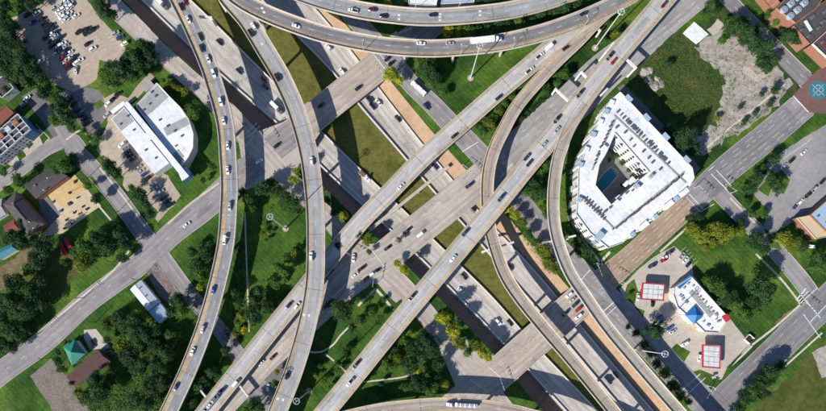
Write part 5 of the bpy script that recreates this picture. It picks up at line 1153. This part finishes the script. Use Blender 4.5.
def cabin(mb, parts, xr0, xr1, xf1, xf0, w0, w1, zb, zr, glass='car_glass'):
    """greenhouse frustum plus its panes"""
    B = [(xr0, -w0, zb), (xf0, -w0, zb), (xf0, w0, zb), (xr0, w0, zb)]; Tt = [(xr1, -w1, zr), (xf1, -w1, zr), (xf1, w1, zr), (xr1, w1, zr)]
    mb.add(B + Tt, [(4, 5, 6, 7), (0, 1, 5, 4), (1, 2, 6, 5), (2, 3, 7, 6), (3, 0, 4, 7)])
    xm = (xr1 + xf1) / 2; mb.add([(xr1 + .1, -w1 * .9, zr + .05), (xf1 - .1, -w1 * .9, zr + .05), (xf1 - .1, w1 * .9, zr + .05), (xr1 + .1, w1 * .9, zr + .05)] + Tt, [(0, 1, 2, 3), (4, 5, 1, 0), (5, 6, 2, 1), (6, 7, 3, 2), (7, 4, 0, 3)])
    def pane(name, q):
        q = [Vector(p) for p in q]; c = sum(q, Vector()) / 4; n = (q[1] - q[0]).cross(q[2] - q[0]).normalized(); o = MB()
        i = [c + (p - c) * .9 + n * .02 for p in q]; o.add([c + (p - c) * .93 - n * .02 for p in q] + i, [(4, 5, 6, 7), (0, 1, 5, 4), (1, 2, 6, 5), (2, 3, 7, 6), (3, 0, 4, 7)]); parts.append((name, o.mesh(name, M[glass]), (0, 0, 0)))
    pane('side_window', [B[0], B[1], Tt[1], Tt[0]]); pane('windscreen', [B[1], B[2], Tt[2], Tt[1]]); pane('side_window', [B[2], B[3], Tt[3], Tt[2]]); pane('rear_window', [B[3], B[0], Tt[0], Tt[3]])
def wheel_mesh(r, w):
    mb = MB(); mb.cyl((0, -w / 2, 0), (0, w / 2, 0), r, n=14); mb.cyl((0, -w / 2 - .01, 0), (0, w / 2 + .01, 0), r * .55, n=10, m=1); return mb.mesh('wheel', [M['rubber'], M['steel']])
def light_mesh(m): mb = MB(); mb.box((0, 0, 0), (.12, .38, .16)); mb.box((.0, 0, 0), (.16, .3, .1)); return mb.mesh('lamp', M[m])
WH = wheel_mesh(.33, .24); WHB = wheel_mesh(.5, .34); HL = light_mesh('lamp_lens'); TL = light_mesh('tail_red')
KIND = {}
def wheels(parts, xs, y, r=.33, me=None):
    for x in xs:
        for s_ in (-1, 1): parts.append(('wheel', me or WH, (x, s_ * y, r)))
def lights(parts, xf, xr, y, z):
    for s_ in (-1, 1): parts.append(('headlight', HL, (xf, s_ * y, z))); parts.append(('tail_light', TL, (xr, s_ * y, z + .05)))
def defkind(kind, word, mb, parts): KIND[kind] = (word, mb.mesh('body', M['paint_white'], smooth=False), parts)
mb, p = MB(), []; loft(mb, [(-2.4, .74, .45, .85), (-2.2, .86, .3, .98), (-1.2, .92, .25, 1.0), (.4, .92, .25, .98), (1.6, .90, .25, .88), (2.15, .82, .3, .76), (2.4, .66, .4, .66)]); cabin(mb, p, -1.75, -1.0, .35, 1.25, .82, .62, .95, 1.45); wheels(p, (-1.4, 1.45), .80); lights(p, 2.25, -2.3, .6, .68); defkind('sedan', 'sedan', mb, p)
mb, p = MB(), []; loft(mb, [(-2.4, .82, .5, 1.05), (-2.25, .93, .35, 1.12), (-1.0, .97, .3, 1.14), (.6, .97, .3, 1.12), (1.7, .95, .3, 1.05), (2.2, .88, .35, .95), (2.45, .74, .45, .82)]); cabin(mb, p, -2.28, -2.0, .35, 1.15, .88, .72, 1.1, 1.8); wheels(p, (-1.45, 1.5), .84, .37); lights(p, 2.3, -2.35, .66, .85); defkind('suv', 'SUV', mb, p)
mb, p = MB(), []; loft(mb, [(-.1, .96, .45, 1.15), (.2, .98, .4, 1.18), (1.7, .97, .4, 1.15), (2.5, .92, .4, 1.08), (2.8, .8, .5, .95)]); mb.box((-1.45, 0, .72), (2.8, 1.9, .5)); mb.box((-1.45, -.92, 1.08), (2.8, .12, .3)); mb.box((-1.45, .92, 1.08), (2.8, .12, .3)); mb.box((-2.8, 0, 1.08), (.12, 1.9, .3)); cabin(mb, p, -.1, .1, 1.0, 1.7, .9, .74, 1.15, 1.85); wheels(p, (-1.85, 1.85), .86, .39); lights(p, 2.65, -2.84, .72, .9); b_ = MB(); b_.box((-1.45, 0, 1.0), (2.6, 1.7, .05)); b_.box((-.3, 0, 1.1), (.3, 1.6, .22)); p.append(('bed_liner', b_.mesh('bed_liner', M['dark']), (0, 0, 0))); defkind('pickup', 'pickup truck', mb, p)
mb, p = MB(), []; loft(mb, [(-2.8, .92, .4, 2.0), (-2.7, 1.0, .35, 2.15), (.8, 1.0, .35, 2.15), (1.3, .99, .35, 2.05)]); loft(mb, [(1.25, .98, .35, 1.2), (2.3, .94, .35, 1.1), (2.75, .8, .4, .95)]); cabin(mb, p, .9, 1.0, 1.25, 2.15, .9, .8, 1.18, 2.05); wheels(p, (-1.8, 1.8), .88, .36); lights(p, 2.65, -2.8, .7, .85); defkind('van', 'van', mb, p)
# long vehicles: two-tone, their own parts
def truck_cab(parts, x, m, z=0.0):
    mb = MB(); loft(mb, [(x - 1.1, 1.2, .6, 2.9), (x - .9, 1.24, .55, 3.2), (x + .4, 1.24, .55, 3.1), (x + .9, 1.2, .55, 2.2), (x + 2.2, 1.05, .6, 1.75), (x + 2.6, .95, .65, 1.4)]); parts.append(('cab', mb.mesh('cab', M[m]), (0, 0, 0)))
    g = MB(); g.box((x + .80, 0, 2.55), (.22, 2.0, .75), 0); g.box((x + .1, -1.23, 2.4), (1.0, .06, .7)); g.box((x + .1, 1.23, 2.4), (1.0, .06, .7)); parts.append(('windscreen', g.mesh('windscreen', M['car_glass']), (0, 0, 0)))
    w_ = MB(); w_.box((x - .2, 0, 3.35), (1.2, 1.9, .5), taper=.7); parts.append(('wind_deflector', w_.mesh('wind_deflector', M[m]), (0, 0, 0)))
def body_box(l, w, z0, z1, x=0.0):
    mb = MB(); mb.box((x, 0, (z0 + z1) / 2), (l, w, z1 - z0)); mb.box((x, 0, z1 + .03), (l - .3, w - .3, .06))
    for k in range(int(l / 1.2)): mb.box((x - l / 2 + .6 + k * 1.2, 0, (z0 + z1) / 2), (.1, w + .06, z1 - z0 - .1))
    return mb
p = []; mb = body_box(14.6, 2.55, 1.1, 4.0, -2.4); truck_cab(p, 7.0, 'paint_white'); f_ = MB(); f_.box((0, 0, .9), (17, 1.0, .35)); p.append(('chassis', f_.mesh('chassis', M['dark']), (0, 0, 0))); wheels(p, (-8.4, -7.1, 4.0, 5.2, 8.4), 1.0, .5, WHB); defkind('semi', 'semi truck', mb, p)
p = []; mb = body_box(6.2, 2.4, .9, 3.3, -1.3); truck_cab(p, 2.9, 'paint_grey'); wheels(p, (-2.6, 3.4), .95, .48, WHB); defkind('box', 'box truck', mb, p)
p = []; mb = body_box(11.5, 2.5, .4, 3.0); g = MB(); g.box((5.72, 0, 1.9), (.12, 2.2, 1.2)); g.box((0, 1.27, 1.9), (10.4, .05, .9)); g.box((0, -1.27, 1.9), (10.4, .05, .9)); p.append(('windows', g.mesh('windows', M['car_glass']), (0, 0, 0))); g = MB(); g.box((-2.5, 0, 3.2), (2.2, 1.6, .3)); g.box((2.5, 0, 3.15), (1.2, 1.2, .2)); p.append(('roof_unit', g.mesh('roof_unit', M['stucco']), (0, 0, 0))); wheels(p, (-3.6, 3.6), 1.1, .48, WHB); defkind('bus', 'bus', mb, p)
def flat(L, x): mb = MB(); mb.box((x, 0, 1.15), (L, 2.5, .3)); mb.box((x, 0, .8), (L, .9, .4)); return mb
p = []; mb = flat(5.0, -1.8); truck_cab(p, 2.6, 'paint_white'); g = MB()
for k in range(5): g.box((-3.6 + k * .9, 0, 1.75), (.8, 2.2, .9 + .15 * (k % 2)))
p.append(('load', g.mesh('load', M['wood_load']), (0, 0, 0))); wheels(p, (-3.0, 3.2), .95, .48, WHB); defkind('flatbed', 'flatbed truck', mb, p)
p = []; mb = flat(14.0, -3.2); truck_cab(p, 6.4, 'paint_white')
for k in range(9): g = MB(); g.box((-9.4 + k * 1.42, 0, 2.1), (1.0, 2.3, 1.6)); g.box((-9.4 + k * 1.42, 0, 2.95), (.8, 2.0, .12)); p.append(('crate', g.mesh('crate', M['paint_white' if k % 2 else 'paint_silver']), (0, 0, 0)))
wheels(p, (-8.8, -7.6, 3.6, 4.8, 7.8), 1.0, .5, WHB); defkind('long_flatbed', 'long crate truck', mb, p)
p = []; mb = flat(14.0, -3.2); truck_cab(p, 6.4, 'paint_purple')
for s_ in (-1, 1): g = MB(); g.box((-3.2, s_ * 1.25, 2.4), (13.6, .12, .2)); g.box((-3.2, s_ * 1.25, 1.9), (13.6, .1, .12)); [g.box((-9.6 + k * 2.15, s_ * 1.25, 1.8), (.14, .12, 1.3)) for k in range(7)]; p.append(('rack', g.mesh('rack', M['steel']), (0, 0, 0)))
wheels(p, (-8.8, -7.6, 3.6, 4.8, 7.8), 1.0, .5, WHB); defkind('carrier', 'car transporter', mb, p)
p = []; mb = body_box(4.6, 2.2, .6, 2.6); wheels(p, (-.5, .5), .95, .36); g = MB(); g.box((2.9, 0, .6), (1.4, .12, .12)); g.box((2.4, 0, .6), (.3, 1.0, .12)); p.append(('drawbar', g.mesh('drawbar', M['dark']), (0, 0, 0))); defkind('trailer', 'box trailer', mb, p)
CARCODE = {'w': 'white', 's': 'silver', 'g': 'grey', 'k': 'black', 'b': 'blue', 'n': 'navy', 'r': 'red', 'm': 'maroon', 'o': 'brown', 'p': 'purple', 'd': 'gold'}
KCODE = {'c': 'sedan', 'u': 'suv', 'p': 'pickup', 'v': 'van', 'S': 'semi', 'B': 'box', 'X': 'bus', 'F': 'flatbed', 'L': 'long_flatbed', 'C': 'carrier', 'T': 'trailer'}
def put(kind, colour, loc, ang, label, group):
    word, body, parts = KIND[kind]; big = len(parts) and kind in ('semi', 'box', 'bus', 'flatbed', 'long_flatbed', 'carrier', 'trailer')
    nm = {'sedan': 'car', 'suv': 'sport_utility_vehicle', 'pickup': 'pickup_truck', 'van': 'van', 'semi': 'semi_truck', 'box': 'box_truck', 'bus': 'bus', 'flatbed': 'flatbed_truck', 'long_flatbed': 'flatbed_truck', 'carrier': 'car_transporter', 'trailer': 'trailer'}[kind]
    t = thing(nm, label, {'sedan': 'car', 'suv': 'car', 'pickup': 'pickup truck', 'van': 'van', 'trailer': 'trailer', 'bus': 'bus'}.get(kind, 'truck'), loc, group); t.rotation_euler.z = ang
    o = bpy.data.objects.new('body' if kind not in ('semi', 'box') else 'cargo_box', body); col.objects.link(o); o.parent = t; o.material_slots[0].link = 'OBJECT'; o.material_slots[0].material = M['paint_' + colour]
    for pn, me, pl in parts:
        q = bpy.data.objects.new(pn, me); col.objects.link(q); q.parent = t; q.location = pl
    s_ = random.uniform(.97, 1.06) * (1.06 if not big else 1); t.scale = (s_, s_, s_)
    return t
def traffic(key, phrase, end, axis, spec, flip=None, lift=.06):
    """spec: 'u,v,colour+kind;...' on the road `key`; ordered for the labels along axis"""
    r = ROADS[key]; items = []
    for it in spec.split(';'):
        q = it.split(','); items.append((float(q[0]), float(q[1]), CARCODE[q[2].strip()[0]], KCODE[q[2].strip()[1]], q[3:] ))
    items.sort(key=lambda a: a[0] if axis == 'u' else a[1])
    for k, (u, v, c, kd, ex) in enumerate(items):
        p, d, z, i = nearest(r, u, v, 1.0); ang = math.atan2(d.y, d.x)
        side = (p - r.c[i]).dot(r.n[i])
        if flip == 'two':
            if side > 0: ang += math.pi      # oncoming side
        elif flip: ang += math.pi
        if ex and ex[0]: ang += R(float(ex[0]))
        word = KIND[kd][0]
        lab = '%s %s, %s vehicle from %s %s' % (c, word, ordw[k], end, phrase) if len(items) > 1 else '%s %s, the only vehicle %s' % (c, word, phrase)
        put(kd, c, (p.x, p.y, z + lift), ang + random.uniform(-.02, .02), lab, 'vehicles ' + phrase)
traffic('R1', 'on the leftmost ramp', 'top', 'v', '185.5,1,mu;181,6.5,kc;188,19,wc;200.5,36.5,kc;201.5,48,nc;208,58.5,wc;213.5,73,wu;220.5,101.5,wu;223.5,120.5,wc;227.5,145.5,wc;227.5,170,wc;229.5,206,su;224.5,240,wv;213,290,bc;202.5,329,su;192.5,351.5,wc;176,387,nc')
traffic('R2', 'on the second curved ramp from the left', 'top', 'v', '253.5,26,wu;250.5,32.5,ku;277,77,ku;311.5,161,wu;311,256.5,wu;287,376,ku', True)
traffic('R3', 'on the highest curved ramp', 'left', 'u', '296,25.5,wc;421,43,wc;450,43,sc;486,40.5,wS;584,13,kc')
traffic('R4', 'on the topmost ramp', 'left', 'u', '353,10,wp;372.5,9,mc;383.5,15.5,kc;433,14.5,nc', True)
traffic('R5', 'on the straight diagonal ramp', 'left', 'u', '214,400,gC;236,383,wv;289,305,nu;297,305.5,wu;401,186,wc;454.5,135.5,kc;499,97,nc;530,70,wp;540,55.5,wp;549,47,wT;566,47.5,ku')
traffic('R6', 'on the wide diagonal ramp', 'left', 'u', '350,382.5,wp;356,365,ku;412,297,ku;453,258.5,wc;465,233,nu;501,198,nu;527,157,nc;529.5,163,kc;544,144.5,sc;557,130,sc;557,119.5,ku;580,93.5,ku;610,56,kp;614,61,rc;664.5,4,mc', True)
traffic('R9', 'on the bottom ramp', 'left', 'u', '461,405,wL', True)
traffic('ML', 'on the uppermost bridge street', 'left', 'u', '186.5,224.5,wc;259,161.5,wu;277,145,kc;321,105,kc;358.5,87.5,kc;388,58,nc;391.5,63,ku', 'two')
traffic('B2', 'on the central bridge street', 'left', 'u', '261,363,wc;273,357,mc;325,307,nc;355,275,wc;361,269,ku;366,279,ku;373,273.5,wu;377,270.5,kc;387.5,248,kc;353.5,258,wc,50;407,231,ku;421,234,wv;469,185.5,nu;268,388,wu,40', 'two')
traffic('B3', 'waiting on the lower right bridge', 'left', 'u', '569,295,wu;572.5,300,sc;575.5,304.5,nu;578.5,309.5,ru;578.5,316.5,wu;565.5,313.5,ku', True)
traffic('NF', 'on the road right of the tan embankment', 'top', 'v', '418.5,89,wX;426.5,106.5,nu')
traffic('SW', 'on the freeway left of the grass median', 'top', 'v', '161,3,wB;219.5,42,kc;239,71,nu;264,79,mu;265,86.5,kc;276,107.5,wB;364,176,wF;464,276.5,ku;461,290.5,wc;498,322,wu;510,323,ku')
traffic('NE', 'on the freeway right of the grass median', 'top', 'v', '328,47,wu;342,71.5,wu;369,99.5,nu;372.5,106,ku;378.5,102,wc;398,118.5,ku;435,166.5,nu;472.5,208.5,ku;510,267,kc;608,380,nv;616,375,kc', True)
# parked vehicles
_r = ROADS['R5']; _p, _d, _z, _i = nearest(_r, 214, 400, 1.0)
for k, (x, c_) in enumerate(((-8.4, 'silver'), (-3.4, 'white'), (1.6, 'grey'))):
    q = _p + _d * x; put('sedan', c_, (q.x, q.y, _z + 1.36), math.atan2(_d.y, _d.x), '%s sedan riding on the car transporter, %s of three' % (c_, ('lowest', 'middle', 'uppermost')[k]), 'cars on the car transporter')
def parked(phrase, spec, deg, group, order='u'):
    items = []
    for it in spec.split(';'):
        q = it.split(','); items.append((float(q[0]), float(q[1]), CARCODE[q[2].strip()[0]], KCODE[q[2].strip()[1]], float(q[3]) if len(q) > 3 else deg))
    items.sort(key=lambda a: a[0] if order == 'u' else a[1])
    for k, (u, v, c, kd, dg) in enumerate(items):
        p = W(u, v, .8); put(kd, c, (p.x, p.y, .06), R(dg + random.uniform(-4, 4) + (180 if random.random() < .5 else 0)), '%s %s parked %s from the %s %s' % (c, KIND[kd][0], ordw[k], 'left' if order == 'u' else 'top', phrase), group)
parked('in the top block of the tan lot', '55,8,su;58.5,11,wc;61.5,4.5,sc;64.5,1.5,wc;64,8,wu;67,5.5,wc;70,2.5,sc;61,14,wc;64,12,sc;67.5,9,wc;70,6.5,wu;62.5,17,wu;65.5,20,wc;68.5,17,su;69,13,wc;76,15.5,wc', 32, 'cars parked in the tan lot')
parked('in the tan lot\'s long double row', '42,19,kc;44,22.5,nu;46.5,25.5,kc;49,28,ku;51.5,25,kc;53,28.5,nc;45.5,37,ku;48,34,kc;52.5,33,wc;56,32,nc;51.5,46,ku;54.5,43.5,nc;57.5,40.5,kc;60,37.5,nu;59,46,wu;63,43.5,wc;65.5,46,sc;56.5,53,sc;60.5,51,nc;66.5,49.5,kc;62.5,57.5,rc;67,53.5,nu;65.5,61,sc;70,57.5,wc;66.5,64.5,rc;72.5,60.5,kc;70,67,ku;76,63,wu;80,60,wc;49.5,41,kc;55,36.5,sc;58,50,ku;69.5,52.5,wc;74,57,nc;47,30.5,nc', 32, 'cars parked in the tan lot')
parked('outside the rows of the tan lot', '27,15,ku;34,11.5,kc;37,13,wc;33,22,bc;24,41.5,bc;41,61,wc;79,32,ku;87,28.5,kc;90.5,31.5,nc;93.5,29,ku;87,33,ku;88,43.5,kc;93,48.5,wu;76,70,sc,80', 32, 'cars parked in the tan lot')
parked('in the short row by the freeway frontage', '115.5,33,su;120,37.5,bu;124.5,43.5,wu', 30, 'cars parked in the tan lot')
parked('left of the curved white building', '70,98,kc;73.5,104,ku;77,110,kc;81,115,nc;84,118.5,ku;88,123,kc;108,104,wu;113,99,kc;107,115,su;118,94,ku;27,98,wc;24,103,su;100,132,kc', 40, 'cars parked near the white building')
parked('in front of the curved white building', '127.5,152,kc;130,155,ku;133,158.5,kc;138,168,sc;141,171,sc;144.5,174,bc;148,178,ku;163.5,198,kc;166.5,201.5,nc;157,188,sc;153,184,wc;160.5,192,su;170,205,ku;122,145,wu;125,149,sc', 35, 'cars parked near the white building')
parked('around the fuel station', '659.5,317.5,bu;662,321.5,bc;670,328,bc;673,331.5,sc;684.5,344,wu;638,297,wc,80;699,358,wu,80;652,266,nu,20;664,260,rc;666.5,256.5,wc;669.5,252.5,ku;682,256,sc,50;685.5,259.5,wc,50;689,264,nc,50;652.5,303,kc,90', 30, 'cars parked at the fuel station')
parked('in the right hand parking lot', '800,202,wu;808,195,ku;813.5,190,su;823,181,kc;796,206,bc;784,166,sc,225;792,160,ku,225;804,152,wc,225;778,194,gc;809,246.5,wv,-10', 45, 'cars parked in the right hand lot')
parked('beside the green roofed house', '92.5,344,ku', -55, 'cars parked by the houses')
